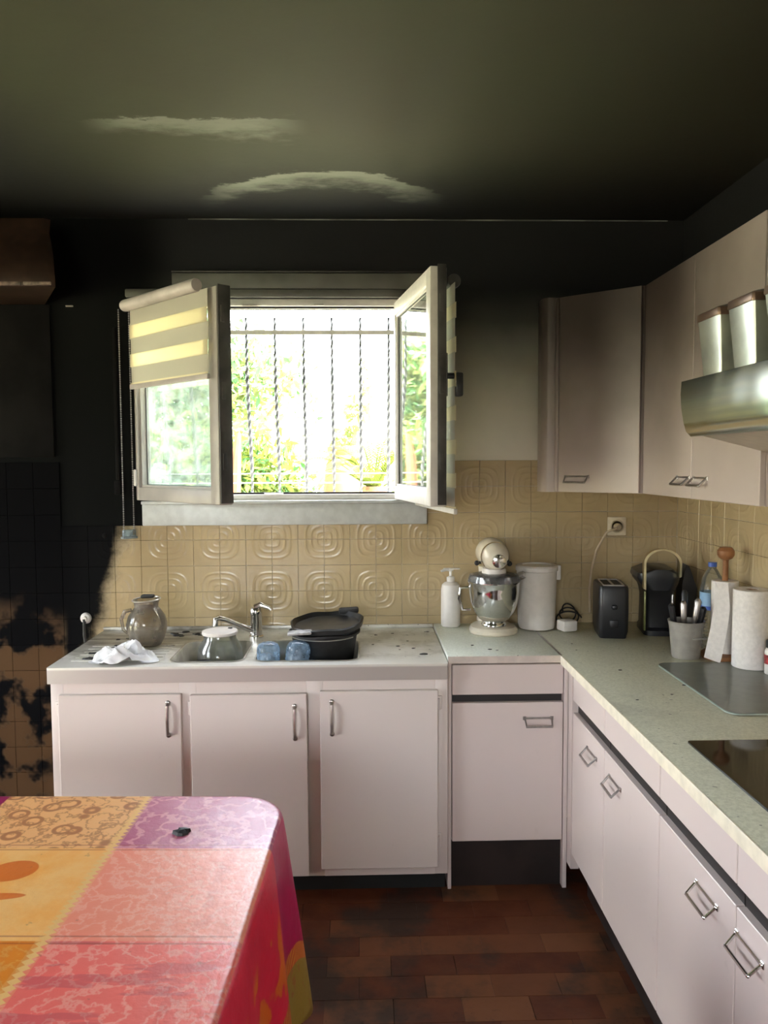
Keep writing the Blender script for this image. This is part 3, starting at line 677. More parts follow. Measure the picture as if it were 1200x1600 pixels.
MB().box(1.111, XW-.007, 1.500, 2.104, 1.800, UZ1).build('carcass', M_white, hc, angle=30)
xf = Matrix.Translation((1.111, 2.104, 0)) @ Matrix.Rotation(-PI/2, 4, 'Z')
MB(xf).box(.002, .602, -.018, -.0005, 1.802, UZ1-.001, .0018, 1).build('door', M_white, hc, angle=30)
nc = thing('wall_cabinet', 'white wall cabinet nearest the camera past the hood', 'cabinet', (1.25, 1.2, UZ0), 'white wall cabinets')
MB().box(1.111, XW-.007, .90, 1.497, UZ0, UZ1).build('carcass', M_white, nc, angle=30)
xf = Matrix.Translation((1.111, 1.497, 0)) @ Matrix.Rotation(-PI/2, 4, 'Z')
MB(xf).box(.002, .594, -.018, -.0005, UZ0+.001, UZ1-.001, .0018, 1).build('door', M_white, nc, angle=30)

hd = thing('cooker_hood', 'brushed steel cooker hood with a tilted front below the short cabinet', 'hood', (1.1, 1.8, 1.55))
def hoodmat():
    n = Nodes('brushed_steel'); nz = n.noise(6, 4, sx=(1, .5, 40)); n.col(n.mix(nz, (.76, .80, .70, 1), (.90, .93, .84, 1)))
    n.set(Metallic=1, Roughness=.16); n.bump(n.noise(3, 2), .006); return n.mat
M_hood = hoodmat()
prof = [(.868, 1.786, 2.104), (.862, 1.752, 2.094), (.860, 1.712, 2.083), (.862, 1.674, 2.072), (.867, 1.650, 2.066), (.878, 1.636, 2.062)]
hy0, hy1 = 1.502, 2.062
front = prof+[(.896, 1.642, 2.062), (.878, 1.782, 2.100)]
MB().loft([[(x, hy0, z) for x, z, y in front], [(x, y, z) for x, z, y in front]]).build('front_panel', M_hood, hd, angle=40)
body = [(.880, 1.781), (.897, 1.641), (1.090, 1.592), (XW-.008, 1.545), (XW-.008, 1.781)]
MB().loft([[(x, hy0+.003, z) for x, z in body], [(x, hy1-.003, z) for x, z in body]]).build('hood_body', plain('hood_underside', (.42, .36, .28, 1), .3, metal=.5), hd, angle=30)  # beige reflection of the tiles put into the underside colour
MB().box(.872, XW-.008, hy0, hy1, 1.782, 1.7875, .001, 1).build('top_plate', M_chrome_dull, hd)
for k, (yc, lab) in enumerate(((1.985, 'tapered metal tin at the far end of the hood top'), (1.815, 'tapered metal tin nearer the camera on the hood top'), (1.645, 'tapered metal tin at the near end of the hood top'))):
    zb_ = 1.7876; t = thing('storage_tin', lab, 'tin', (.945, yc, zb_), 'metal tins on the cooker hood')
    b = MB(); rr = lambda h, r: [(x, y) for x, y in rrect(.945-h, .945+h, yc-h, yc+h, r, 4)]
    R = [(.047, zb_), (.049, zb_+.002), (.061, zb_+.145)]
    b.loft([[(x, y, z) for x, y in rr(h, .006)] for h, z in R]).build('tin_body', M_tin, t, angle=30)
    b = MB(); b.loft([[(x, y, z) for x, y in rr(h, .007)] for h, z in ((.063, zb_+.1455), (.064, zb_+.150), (.063, zb_+.164), (.058, zb_+.167))])
    l = b.build('lid', M_kraft, t, angle=30)
    MB().lathe([(.030, 0), (.032, .006), (.028, .012), (0, .014)], (.945, yc, zb_+.167), 20).build('lid_plug', M_chrome_dull, l)

# ------------------------------------------------------------------ burnt left side
hb = thing('range_hood', 'scorched copper brown hood hanging on the black wall at far left', 'hood', (-1.6, 3.2, 2.24))
rings = []
for (z, hx_, yf) in ((2.236, -1.152, 2.985), (2.262, -1.150, 2.98), (2.30, -1.156, 2.99), (2.36, -1.166, 3.01), (2.41, -1.183, 3.04), (2.46, -1.205, 3.08), (2.525, -1.215, 3.12)):
    rings.append([(-2.05, yf, z), (hx_-.02, yf, z), (hx_, yf+.02, z), (hx_-.17, YB-.001, z), (-2.05, YB-.001, z)])
MB().loft(rings).build('canopy', M_copper, hb, angle=50)
MB().box(-1.26, -1.158, 2.974, 2.984, 2.238, 2.250, .002).box(-2.05, -1.27, 2.974, 2.984, 2.236, 2.250, .002).build('lower_edge', plain('peeling_pale_edge', (.14, .10, .075, 1), .5, var=.9, scale=22), hb)
sp = tag(MB().box(-1.95, -1.30, YB-.012, YB, 1.60, 2.232, .002).build('splash_panel', M_scorch), 'scorched dark panel on the wall under the copper hood', 'panel')
tb = thing('wall_tap', 'small white tap rosette on the black wall beside the sink', 'tap', (-1.187, YB, .90))
MB().lathe([(.022, 0), (.024, .004), (.020, .014), (.011, .018), (.011, .03), (0, .03)], seg=20, xf=Matrix.Translation((-1.187, YB-.006, .912)) @ Matrix.Rotation(PI/2, 4, 'X')).build('rosette', M_whiteplastic, tb)
MB().tube([(-1.187, YB-.032, .912), (-1.187, YB-.034, .84), (-1.180, YB-.03, .78)], .007, 8).build('pipe', M_char, tb)
t = tag(MB().box(-1.235, -1.205, YB-.008, YB, 2.226, 2.232, .001, 1).build('wall_hook', M_rim), 'tiny pale metal hook on the black wall left of the window', 'hook')
t = tag(MB().lathe([(.012, 0), (.012, .006), (.005, .01), (0, .01)], seg=12, xf=Matrix.Translation((-1.10, YB-.0, 1.265)) @ Matrix.Rotation(PI/2, 4, 'X')).build('wall_plug', M_scorch), 'small dark plug on the black wall below the strap', 'plug')

# ------------------------------------------------------------------ table and oilcloth
tz = .754; TX0, TX1, TY0, TY1, TR = -1.75, -.200, -.05, 1.855, .11
tt = thing('dining_table', 'dining table hidden under the printed oilcloth at lower left', 'table', (-.95, .9, 0))
MB().prism(rrect(TX0, TX1, TY0, TY1, TR, 8), tz-.03, tz).build('tabletop', M_wood, tt)
for (x, y) in ((TX0+.15, TY0+.15), (TX1-.15, TY0+.15), (TX0+.15, TY1-.15), (TX1-.15, TY1-.15)):
    MB().lathe([(.020, 0), (.024, .3), (.03, tz-.031)], (x, y, 0), 12).build('leg', M_wood, tt)
def make_cloth():
    x0_, x1_, y0_, y1_, r = TX0-.008, TX1+.008, TY0-.008, TY1+.008, TR+.006
    per = []   # (x, y, nx, ny, cornerness, s)
    def add(x, y, nx, ny, c): per.append([x, y, nx, ny, c])
    def side(ax, ay, bx, by, nx, ny, n):
        for k in range(n): add(ax+(bx-ax)*k/n, ay+(by-ay)*k/n, nx, ny, 0)
    def corner(cx, cy, a0, n=18):
        for k in range(n): a = a0+PI/2*k/n; add(cx+r*math.cos(a), cy+r*math.sin(a), math.cos(a), math.sin(a), math.sin(PI*k/n))
    side(x1_, y0_+r, x1_, y1_-r, 1, 0, 70); corner(x1_-r, y1_-r, 0); side(x1_-r, y1_, x0_+r, y1_, 0, 1, 50)
    corner(x0_+r, y1_-r, PI/2); side(x0_, y1_-r, x0_, y0_+r, -1, 0, 50); corner(x0_+r, y0_+r, PI); side(x0_+r, y0_, x1_-r, y0_, 0, -1, 50); corner(x1_-r, y0_+r, 1.5*PI)
    n = len(per); sl = 0; S = []
    for k in range(n):
        S.append(sl); a, b_ = per[k], per[(k+1) % n]; sl += math.hypot(a[0]-b_[0], a[1]-b_[1])
    # smooth cornerness along the perimeter
    cs = [p[4] for p in per]
    for _ in range(10): cs = [(cs[i-1]+cs[i]*2+cs[(i+1) % n])/4 for i in range(n)]
    sc = S[79]                                   # middle of the visible corner
    verts, uvs, faces = [], [], []
    zt = tz+.0022
    drops = [0, .003, .006, .009, .012, .016, .022, .03, .06, .10, .14, .18, .22, .26, .30, .34, .38, .42, .46, .50, 1.0]
    rings_ = [(-.030, 0, 0)]+[(None, h, h) for h in drops]
    for (ins, h, hh) in rings_:
        for k, (x, y, nx, ny, c) in enumerate(per):
            cc = cs[k]; dmax = .505+.035*cc+.01*math.sin(S[k]*11)
            d = dmax if hh >= 1 else min(hh, dmax-.002)
            if ins is not None: ox, z = ins, zt; ux = ins
            else:
                ds = S[k]-sc
                fold = .5+.5*math.cos(2*PI*ds/.30)
                flare = .045+.085*fold+.07*cc
                roll = .016*(1-math.exp(-d/.010))-.010
                ox = roll+d*flare*(1-.25*d); z = zt-(d-.008 if d > .016 else d*d/.032)
                ux = d
            verts.append((x+nx*ox, y+ny*ox, z)); uvs.append((x+nx*ux, y+ny*ux))
    R = len(rings_)
    for a in range(R-1):
        for k in range(n):
            j = (k+1) % n; faces.append((a*n+k, (a+1)*n+k, (a+1)*n+j, a*n+j))
    faces.append(tuple(range(n)))
    me = bpy.data.meshes.new('tablecloth'); me.from_pydata(verts, [], faces); uv = me.uv_layers.new(name='cloth')
    for lp in me.loops: uv.data[lp.index].uv = uvs[lp.vertex_index]
    me.materials.append(M_cloth); me.shade_smooth(); o = bpy.data.objects.new('tablecloth', me); C.objects.link(o)
    sm = o.modifiers.new('thickness', 'SOLIDIFY'); sm.thickness = .0012; sm.offset = -1
    return o
TURN = Matrix.Translation((-.2, 1.86, 0)) @ Matrix.Rotation(math.radians(-2.2), 4, 'Z') @ Matrix.Translation((.2, -1.86, 0))
cl = make_cloth(); cl.matrix_world = TURN
tt.matrix_world = TURN @ Matrix.Translation((-.95, .9, 0))
tag(cl, 'orange, red and magenta printed oilcloth draped over the dining table', 'tablecloth')

def flake(x, y, z, r, seed, label, cat='debris', group=None, mat=None, name='charred_flake', flat=.25):
    rnd = random.Random(seed); n = 9; a0 = rnd.random()*6
    P = [(x+r*(.55+.6*rnd.random())*math.cos(a0+2*PI*k/n), y+r*(.35+.45*rnd.random())*math.sin(a0+2*PI*k/n)) for k in range(n)]
    h = r*flat; cx, cy = sum(p[0] for p in P)/n, sum(p[1] for p in P)/n
    b = MB(); b.loft([[(px, py, z) for px, py in P], [(cx+(px-cx)*.9, cy+(py-cy)*.9, z+h*(.4+.6*rnd.random())) for px, py in P], [(cx+(px-cx)*.3, cy+(py-cy)*.3, z+h) for px, py in P]])
    return tag(b.build(name, mat or M_char, smooth=False), label, cat, group)
flake(-.403, 1.677, tz+.0025, .022, 3, 'black charred flake lying on the purple corner of the tablecloth', flat=.45)

# ------------------------------------------------------------------ things on the sink
# glass jug
jg = thing('glass_jug', 'sooty round glass jug standing at the left end of the sink', 'jug', (-.848, 3.03, SH))
zq = SH+.0005
J = [(.040, 0), (.052, .004), (.066, .030), (.076, .065), (.078, .090), (.070, .120), (.054, .143), (.045, .155), (.047, .172), (.053, .183)]
MB().lathe(J+[(r-.004, z) for r, z in J[::-1][:-1]]+[(.030, .010)], (-.848, 3.03, zq), 40, cap1=True).build('jug_body', M_smoke, jg)
MB().tube([(-.848+.053*math.cos(a), 3.03+.053*math.sin(a), zq+.184+.003*math.sin(a+1)) for a in [2*PI*k/32 for k in range(32)]], .0028, 8, closed=True).build('rim', M_rim, jg)
MB().tube([(-.898, 3.0, zq+.148), (-.918, 2.985, zq+.146), (-.932, 2.982, zq+.115), (-.926, 2.985, zq+.075), (-.914, 2.995, zq+.058)], [.007, .008, .007, .006, .005], 10).build('handle', M_smoke, jg)
MB().box(-.872, -.822, 3.03, 3.065, zq+.187, zq+.200, .006, xf=None).build('charred_lid', M_char, jg)

def rag(x, y, z, sx, sy, h, seed, name, label, mat):
    rnd = random.Random(seed); n, mr = 64, 30; b = MB(); rings = []
    ph = [rnd.random()*6 for _ in range(8)]
    for k in range(mr+1):
        t_ = k/mr; R = []
        for i in range(n):
            a = 2*PI*i/n
            rad = (1-t_*.999)*(1+.13*math.sin(3*a+ph[0])+.09*math.sin(5*a+ph[1]))
            px, py = rad*math.cos(a), rad*math.sin(a)
            q_ = Vector((px*1.7+seed, py*2.6, .3)); zz = h*(max(0, 1-rad*rad))**.5*max(.08, .45+.75*noise.noise(q_)+.42*(1-2*abs(noise.noise(q_*2.3+Vector((3, 1, 0))))))
            R.append((x+sx*px, y+sy*py, z+max(.0, zz)+(.001 if k else 0)))
        rings.append(R)
    return tag(b.loft(rings, True, True).build(name, mat, angle=80), label, 'cloth')
rag(-.868, 2.810, zq+.003, .112, .085, .058, 11, 'dish_cloth', 'crumpled white cloth at the left front of the sink', M_rag)

# mixer tap
fx, fy = -.440, 3.165
ft = thing('mixer_tap', 'chrome single lever mixer tap behind the sink basins', 'tap', (fx, fy, SH))
MB().lathe([(.030, 0), (.030, .006), (.024, .010), (.023, .095), (.025, .098), (.025, .112), (.020, .122), (0, .124)], (fx, fy, zq), 28).build('tap_body', M_chrome, ft)
MB().tube([(fx-.01, fy-.006, zq+.026), (fx-.05, fy-.025, zq+.048), (fx-.11, fy-.055, zq+.084), (fx-.140, fy-.070, zq+.095), (fx-.152, fy-.076, zq+.090), (fx-.153, fy-.077, zq+.064)], [.013, .012, .011, .011, .012, .013], 14).build('spout', M_chrome, ft)
MB().tube([(fx, fy, zq+.122), (fx+.02, fy-.005, zq+.135), (fx+.055, fy-.01, zq+.122), (fx+.064, fy-.012, zq+.112)], [.016, .013, .008, .006], 10).build('lever', M_chrome, ft)

# plastic jar in the left basin with a white lid
bz = SH-.1525
jr = thing('plastic_jar', 'cloudy clear plastic jar with a white lid standing in the left basin', 'jar', (-.548, 2.945, bz+.001))
MB().lathe([(.070, 0), (.078, .004), (.086, .03), (.088, .12), (.082, .165), (.062, .198), (.060, .215), (.057, .215), (.059, .197), (.079, .163), (.085, .12), (.083, .03), (.070, .006), (0, .005)], (-.548, 2.945, bz+.001), 40).build('jar_body', M_clear, jr)
MB().lathe([(.058, .2155), (.066, .2155), (.068, .218), (.068, .226), (.064, .229), (.058, .227), (.0, .227)], (-.548, 2.945, bz+.001), 40).build('lid', M_whiteplastic, jr)
flake(-.515, 2.985, bz+.2285, .013, 21, 'black flake lying on the round white lid')
bd = tag(MB().tube([(-.612+.048*math.cos(a), 2.815+.022*math.sin(a), bz+.132+.008*math.sin(a*2)) for a in [PI*k/14 for k in range(15)]], [.008]*15, 10).build('burnt_hose', M_char), 'burnt black curl of hose in the left basin before the clear jar', 'hose')

# two upturned blue bottles at the front of the right basin
def bottle_mb(xf, k):
    b = MB(xf); P = [(0.018, -.10), (.018, -.07), (.036, -.03)]
    z = -.03
    for q in range(5): P += [(.036, z+.004), (.0338, z+.008)]; z += .012
    P += [(.036, z), (.0345, z+.016), (.029, z+.027), (.017, z+.033), (0, z+.032)]
    return b.lathe(P, seg=28)
for k, (x, y, rx, ry, sc, lab) in enumerate(((-.350, 2.822, .06, .0, 1.2, 'upturned blue plastic bottle left of the black pot'), (-.246, 2.820, .05, .12, 1.25, 'upturned blue plastic bottle in front of the black pot'))):
    xf = Matrix.Translation((x, y, SH-.018)) @ Matrix.Rotation(-rx, 4, 'X') @ Matrix.Rotation(ry, 4, 'Y') @ Matrix.Scale(sc, 4)
    t = thing('blue_bottle', lab, 'bottle', (x, y, SH-.15), 'blue plastic bottles in the sink')
    bottle_mb(xf, k).build('bottle_body', M_blue, t, angle=70)
    MB(xf).lathe([(.0, -.118), (.016, -.118), (.017, -.096), (0, -.096)], seg=16).build('cap', M_label_blue, t)

# melted black pot standing in the right basin
px_, py_ = -.152, 2.962
pot = thing('black_pot', 'large charred black pot with a warped lid in the right basin', 'pot', (px_, py_, bz))
def wob(r, z, amp, ph): return [(px_+r*(1+amp*math.sin(3*a+ph))*math.cos(a), py_+r*.97*(1+amp*math.sin(2*a+ph))*math.sin(a), z+amp*.12*math.sin(4*a+ph)) for a in [2*PI*i/44 for i in range(44)]]
MB().loft([wob(.092, bz+.002, 0, 0), wob(.100, bz+.010, 0, 0), wob(.116, bz+.15, .005, 1), wob(.127, bz+.212, .012, 1), wob(.137, bz+.215, .02, 1), wob(.137, bz+.223, .02, 1), wob(.122, bz+.223, .02, 1), wob(.110, bz+.15, .005, 1), wob(.09, bz+.02, 0, 0)]).build('pot_body', M_char, pot)
lxf = Matrix.Translation((px_, py_, bz+.236)) @ Matrix.Rotation(math.radians(-3), 4, 'Y') @ Matrix.Rotation(math.radians(5), 4, 'X') @ Matrix.Translation((-px_, -py_, 0))
def lr(r, z, amp, ph): return [(px_+.012+r*(1+amp*math.sin(5*a+ph)+amp*.6*math.sin(9*a))*math.cos(a), py_+.01+r*(1+amp*math.sin(4*a+ph))*math.sin(a), z+amp*.22*math.sin(3*a+ph)+amp*.12*math.sin(7*a)) for a in [2*PI*i/60 for i in range(60)]]
MB(lxf).loft([lr(.126, 0, .004, 0), lr(.138, .002, .008, 0), lr(.141, .018, .014, 0), lr(.134, .022, .014, 0), lr(.124, .006, .006, 0), lr(.06, .003, .002, 0), lr(.004, .003, 0, 0)]).build('lid', plain('glossy_charred_black', (.010, .010, .010, 1), .3, var=.4), pot)
MB(lxf).box(px_+.055, px_+.135, py_+.115, py_+.145, .010, .034, .008).build('lug', M_char, pot)
MB(lxf).box(px_-.130, px_-.04, py_-.128, py_-.085, .010, .020, .005).build('melted_patch', plain('grey_ash', (.34, .33, .32, 1), .6, var=.4), pot)
MB().tube([(px_+.1275*math.cos(a), py_+.1245*math.sin(a), bz+.208) for a in [PI*1.12+PI*.72*k/20 for k in range(21)]], .0024, 6).build('bare_rim', M_rim, pot)

# scattered flakes
rnd = random.Random(4)
def gflakes(n, xr, yr, z, rr, label, group, seed):
    r_ = random.Random(seed)
    for k in range(n): flake(r_.uniform(*xr), r_.uniform(*yr), z, r_.uniform(*rr), seed*50+k, label, 'debris', group)
gflakes(9, (.03, .27), (2.80, 3.25), SH+.0004, (.005, .010), 'small black flake on the white sink top right of the pot', 'flakes on the right of the sink', 2)
flake(.225, 2.845, SH+.0004, .017, 77, 'largest black flake on the white sink top near the worktop')
gflakes(8, (-.80, -.60), (3.10, 3.27), SH+.0004, (.010, .026), 'black burnt scrap on the sink back between jug and tap', 'scraps behind the left basin', 3)
gflakes(5, (-1.05, -.93), (2.90, 3.20), SH+.0034, (.008, .020), 'black burnt scrap on the drainer left of the jug', 'scraps on the drainer', 6)
flake(-1.00, 2.83, SH+.0004, .028, 90, 'flat black scrap left of the crumpled white cloth')
gflakes(4, (.40, .62), (2.82, 3.0), WT+.0004, (.005, .010), 'small black flake on the worktop before the stand mixer', 'flakes before the mixer', 7)
gflakes(6, (.74, 1.0), (2.2, 2.95), WT+.0004, (.004, .009), 'small black flake on the long right worktop', 'flakes on the right worktop', 8)

# ------------------------------------------------------------------ things on the worktops
wz = WT+.0006
# soap pump
sx_, sy_ = .372, 3.270
sp_ = thing('soap_dispenser', 'white soap pump bottle at the left end of the worktop', 'bottle', (sx_, sy_, wz))
MB().lathe([(.036, 0), (.040, .004), (.041, .012), (.041, .160), (.037, .178), (.026, .188), (.015, .191), (0, .191)], (sx_, sy_, wz), 28).build('bottle_body', M_whiteplastic, sp_)
MB().lathe([(.016, .1915), (.017, .194), (.017, .210), (.010, .214), (.006, .216), (.006, .236), (.012, .238), (.012, .246), (0, .248)], (sx_, sy_, wz), 18).tube([(sx_, sy_, wz+.242), (sx_-.02, sy_-.008, wz+.244), (sx_-.042, sy_-.016, wz+.238)], [.008, .007, .005], 10).box(sx_-.03, sx_+.04, sy_-.010, sy_+.010, wz+.243, wz+.249, .003).build('pump', M_pump, sp_)

# stand mixer seen from the front
mx_, my_ = .532, 3.165
mt = thing('stand_mixer', 'cream stand mixer with polished steel bowl', 'mixer', (mx_, my_, wz))
b = MB(); b.loft([[(mx_+(x)*k, my_+y*k, wz+z) for x, y in [(.098*math.cos(a), -.035+.085*math.sin(a)*(1 if math.sin(a) < 0 else 1.6)) for a in [2*PI*i/40 for i in range(40)]]] for k, z in ((.96, 0), (1.0, .006), (1.0, .018), (.93, .028), (.80, .032))]).build('foot', M_cream, mt)
MB().loft([[(mx_+sx*x, my_+.085+sy*y, wz+z) for x, y in [(math.cos(a), math.sin(a)) for a in [2*PI*i/28 for i in range(28)]]] for sx, sy, z in ((.052, .045, .030), (.044, .036, .10), (.040, .034, .19), (.045, .042, .26))]).build('column', M_cream, mt)
hxf = Matrix.Translation((mx_, my_+.01, wz+.318))
H = []
for (y, rx, rz, dz) in ((-.135, .004, .004, -.004), (-.133, .028, .026, -.004), (-.12, .046, .044, -.002), (-.09, .056, .056, .002), (-.03, .060, .064, .006), (.04, .060, .063, .004), (.10, .054, .055, -.002), (.135, .038, .038, -.006), (.15, .004, .004, -.008)):
    H.append([(rx*math.cos(a), y, dz+rz*math.sin(a)) for a in [2*PI*i/32 for i in range(32)]])
MB(hxf).loft(H).build('motor_head', M_cream, mt)
MB(hxf).loft([[(1.012*rx*math.cos(a), y, .000+1.012*rz*math.sin(a)) for a in [2*PI*i/32 for i in range(32)]] for y, rx, rz in ((-.094, .0565, .0575), (-.080, .0585, .0595))], False, False).build('trim_band', M_chrome, mt)
MB(hxf).lathe([(.026, 0), (.028, .004), (.027, .012), (.016, .016), (0, .017)], seg=20, xf=Matrix.Translation((.006, -.130, -.012)) @ Matrix.Rotation(PI/2, 4, 'X')).build('hub_cap', M_chrome, mt)
MB(hxf).ball((.040, -.112, -.014), .011).tube([(.03, -.10, -.014), (.040, -.112, -.014)], .006, 8).build('hub_knob', M_black, mt)
MB(hxf).ball((-.066, -.03, -.032), .011).tube([(-.066, -.03, -.032), (-.05, -.03, -.03)], .006, 8).build('lock_knob', M_black, mt)
MB(hxf).ball((.068, -.03, -.036), .011).tube([(.068, -.03, -.036), (.05, -.03, -.03)], .006, 8).build('speed_knob', M_black, mt)
bxc, byc = mx_, my_-.045
MB().lathe([(.046, .232), (.049, .236), (.049, .262), (.045, .268)], (bxc, byc, wz), 28).build('beater_socket', M_whiteplastic, mt)
MB().lathe([(.046, .222), (.047, .232), (.040, .232), (.020, .222), (.012, .20), (.010, .16)], (bxc, byc, wz), 24).build('beater_shaft', M_steel, mt)
bo = [(.046, .020), (.050, .022), (.050, .032), (.044, .038), (.062, .052), (.082, .080), (.096, .120), (.102, .165), (.104, .196), (.107, .200), (.107, .204), (.102, .204), (.099, .165), (.092, .12), (.078, .085), (.055, .058), (0, .05)]
bw = MB().lathe(bo, (bxc, byc, wz+.012), 48).build('bowl', M_steel, mt, angle=50)
MB().tube([(bxc-.100, byc+.01, wz+.19), (bxc-.135, byc+.02, wz+.185), (bxc-.140, byc+.02, wz+.14), (bxc-.125, byc+.02, wz+.095), (bxc-.094, byc+.01, wz+.098)], .006, 10).build('bowl_handle', M_steel, bw)
MB().lathe([(.108, .218), (.098, .242), (.062, .250), (.050, .250), (.050, .248), (.096, .239), (.105, .217)], (bxc, byc, wz), 40, cap0=False, cap1=False).loft([[(bxc+.09, byc-.06, wz+.222), (bxc+.09, byc+.00, wz+.222), (bxc+.088, byc+.00, wz+.245), (bxc+.088, byc-.06, wz+.245)], [(bxc+.118, byc-.06, wz+.236), (bxc+.118, byc+.00, wz+.236), (bxc+.118, byc+.00, wz+.256), (bxc+.118, byc-.06, wz+.256)]], False, False).build('splash_guard', M_film, mt)

# white canister
cx_, cy_ = .728, 3.215
cn = thing('white_canister', 'tall white plastic canister behind the stand mixer', 'canister', (cx_, cy_, wz))
MB().lathe([(.066, 0), (.074, .004), (.077, .014), (.083, .235), (.083, .244), (0, .244)], (cx_, cy_, wz), 40).build('canister_body', M_whiteplastic, cn)
MB().lathe([(.080, .2445), (.088, .246), (.088, .262), (.082, .268), (.062, .270), (.060, .264), (0, .264)], (cx_, cy_, wz), 40).box(cx_+.080, cx_+.098, cy_-.02, cy_+.02, wz+.205, wz+.266, .004).build('lid', M_whiteplastic, cn)
# adapter and cable coil
ad = thing('power_adapter', 'white plug adapter with a coil of black cable beside the canister', 'adapter', (.86, 3.15, wz))
MB(rot(.842, 3.145, .3)).box(-.036, .030, -.03, .03, wz+.003, wz+.048, .008).build('adapter_body', M_whiteplastic, ad)
cp = []
for k in range(70):
    a = 2*PI*k/28; cp.append((.866+(.056-.0005*k)*math.cos(a), 3.225+.045*math.sin(a), wz+.006+.0006*k+.024*(1+math.sin(a+.4))))
MB().tube(cp, .0032, 8).build('cable', M_rubber, ad)
# toaster
to = thing('toaster', 'narrow black toaster standing end-on on the worktop', 'toaster', (1.000, 3.09, wz))
xf = rot(1.000, 3.09, math.radians(-9)) @ Matrix.Diagonal((.86, .80, 1, 1))
tp = rrect(-.066, .066, -.125, .125, .022, 5)
MB(xf).loft([[(x*k, y*k, z) for x, y in tp] for k, z in ((.90, wz), (.93, wz+.012), (1, wz+.030), (1.02, wz+.12), (1, wz+.195), (.95, wz+.208))]).build('toaster_body', M_black, to)
fr = MB(xf)
for (a, c, d, e) in ((-.048, .048, -.105, -.098), (-.048, .048, .098, .105), (-.048, -.042, -.098, .098), (.042, .048, -.098, .098), (-.004, .004, -.098, .098)): fr.box(a, c, d, e, wz+.2075, wz+.213, .001, 1)
fr.build('slot_frame', M_chrome_dull, to)
MB(xf).box(-.042, .042, -.098, .098, wz+.2072, wz+.2085).build('slot', M_rubber, to)
MB(xf).box(-.012, .012, -.148, -.126, wz+.12, wz+.136, .004).build('lever', M_black, to)
MB(xf).box(-.020, .020, -.131, -.122, wz+.045, wz+.075, .003).build('dial', M_black, to)
# wall socket with cable
so = thing('wall_socket', 'ivory wall socket on the tiles with a cable plugged in', 'socket', (1.098, YB-.006, 1.29))
MB().box(1.058, 1.138, YB-.016, YB-.006, 1.251, 1.331, .003).build('socket_plate', M_socket, so)
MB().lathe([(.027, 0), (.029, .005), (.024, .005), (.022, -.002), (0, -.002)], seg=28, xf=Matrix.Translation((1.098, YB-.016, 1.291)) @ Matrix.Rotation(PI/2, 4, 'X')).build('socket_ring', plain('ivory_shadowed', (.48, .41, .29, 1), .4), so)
MB().tube([(1.098, YB-.018, 1.288), (1.085, YB-.045, 1.284), (1.045, YB-.040, 1.268), (1.005, YB-.030, 1.19), (.985, YB-.026, 1.10), (.978, YB-.026, 1.02), (.978, YB-.036, .92)], .0055, 10).lathe([(.017, 0), (.017, .014), (.010, .022)], seg=16, xf=Matrix.Translation((1.098, YB-.018, 1.288)) @ Matrix.Rotation(PI/2, 4, 'X')).build('cable', M_cable_cream, so)
# coffee machine
cf = thing('coffee_machine', 'black capsule coffee machine with an arched metal handle', 'coffee machine', (1.205, 3.14, wz))
xf = rot(1.205, 3.14, math.radians(-10))
MB(xf).loft([[(x*k, y*k2, z) for x, y in rrect(-.060, .060, -.11, .10, .03, 5)] for k, k2, z in ((1, 1, wz), (1, 1, wz+.02), (.95, .8, wz+.03), (.92, .8, wz+.15), (.98, .9, wz+.175), (1.05, 1, wz+.19))]).build('machine_body', M_black, cf)
b = MB(xf); b.loft([[(x+sxx, y, z) for x, y in rrect(-a, a2, -.12, .10, .035, 5)] for a, a2, sxx, z in ((.058, .058, 0, wz+.185), (.078, .068, 0, wz+.208), (.092, .074, 0, wz+.232), (.088, .072, 0, wz+.252), (.05, .048, 0, wz+.268))])
b.build('machine_head', M_black, cf)
HN = [(-.074, -.132, wz+.195)]+[(-.002-.072*math.cos(a), -.128, wz+.298+.056*math.sin(a)) for a in [PI*k/16 for k in range(17)]]+[(.070, -.125, wz+.245)]
MB(xf).loft([[(p[0], p[1]-.016, p[2]), (p[0], p[1]+.016, p[2]), (p[0]+.009*(1 if p[0] < 0 else -1), p[1]+.016, p[2]-.005), (p[0]+.009*(1 if p[0] < 0 else -1), p[1]-.016, p[2]-.005)] for p in HN]).build('handle', M_gold, cf)
MB(xf).box(-.064, -.056, -.105, -.08, wz+.02, wz+.180, .002).build('trim_strip', plain('olive_trim', (.24, .25, .10, 1), .3, metal=.4), cf)
MB(xf).box(.040, .050, -.112, -.09, wz+.03, wz+.17, .002).build('front_strip', M_chrome_dull, cf)
MB(xf).loft([[(.10, -.02, wz+.0), (.15, -.02, wz), (.15, .09, wz), (.10, .09, wz)], [(.10, -.02, wz+.20), (.158, -.02, wz+.18), (.158, .09, wz+.18), (.10, .09, wz+.20)], [(.118, .0, wz+.275), (.130, .0, wz+.27), (.130, .06, wz+.27), (.118, .06, wz+.275)]]).build('water_tank', M_black, cf)
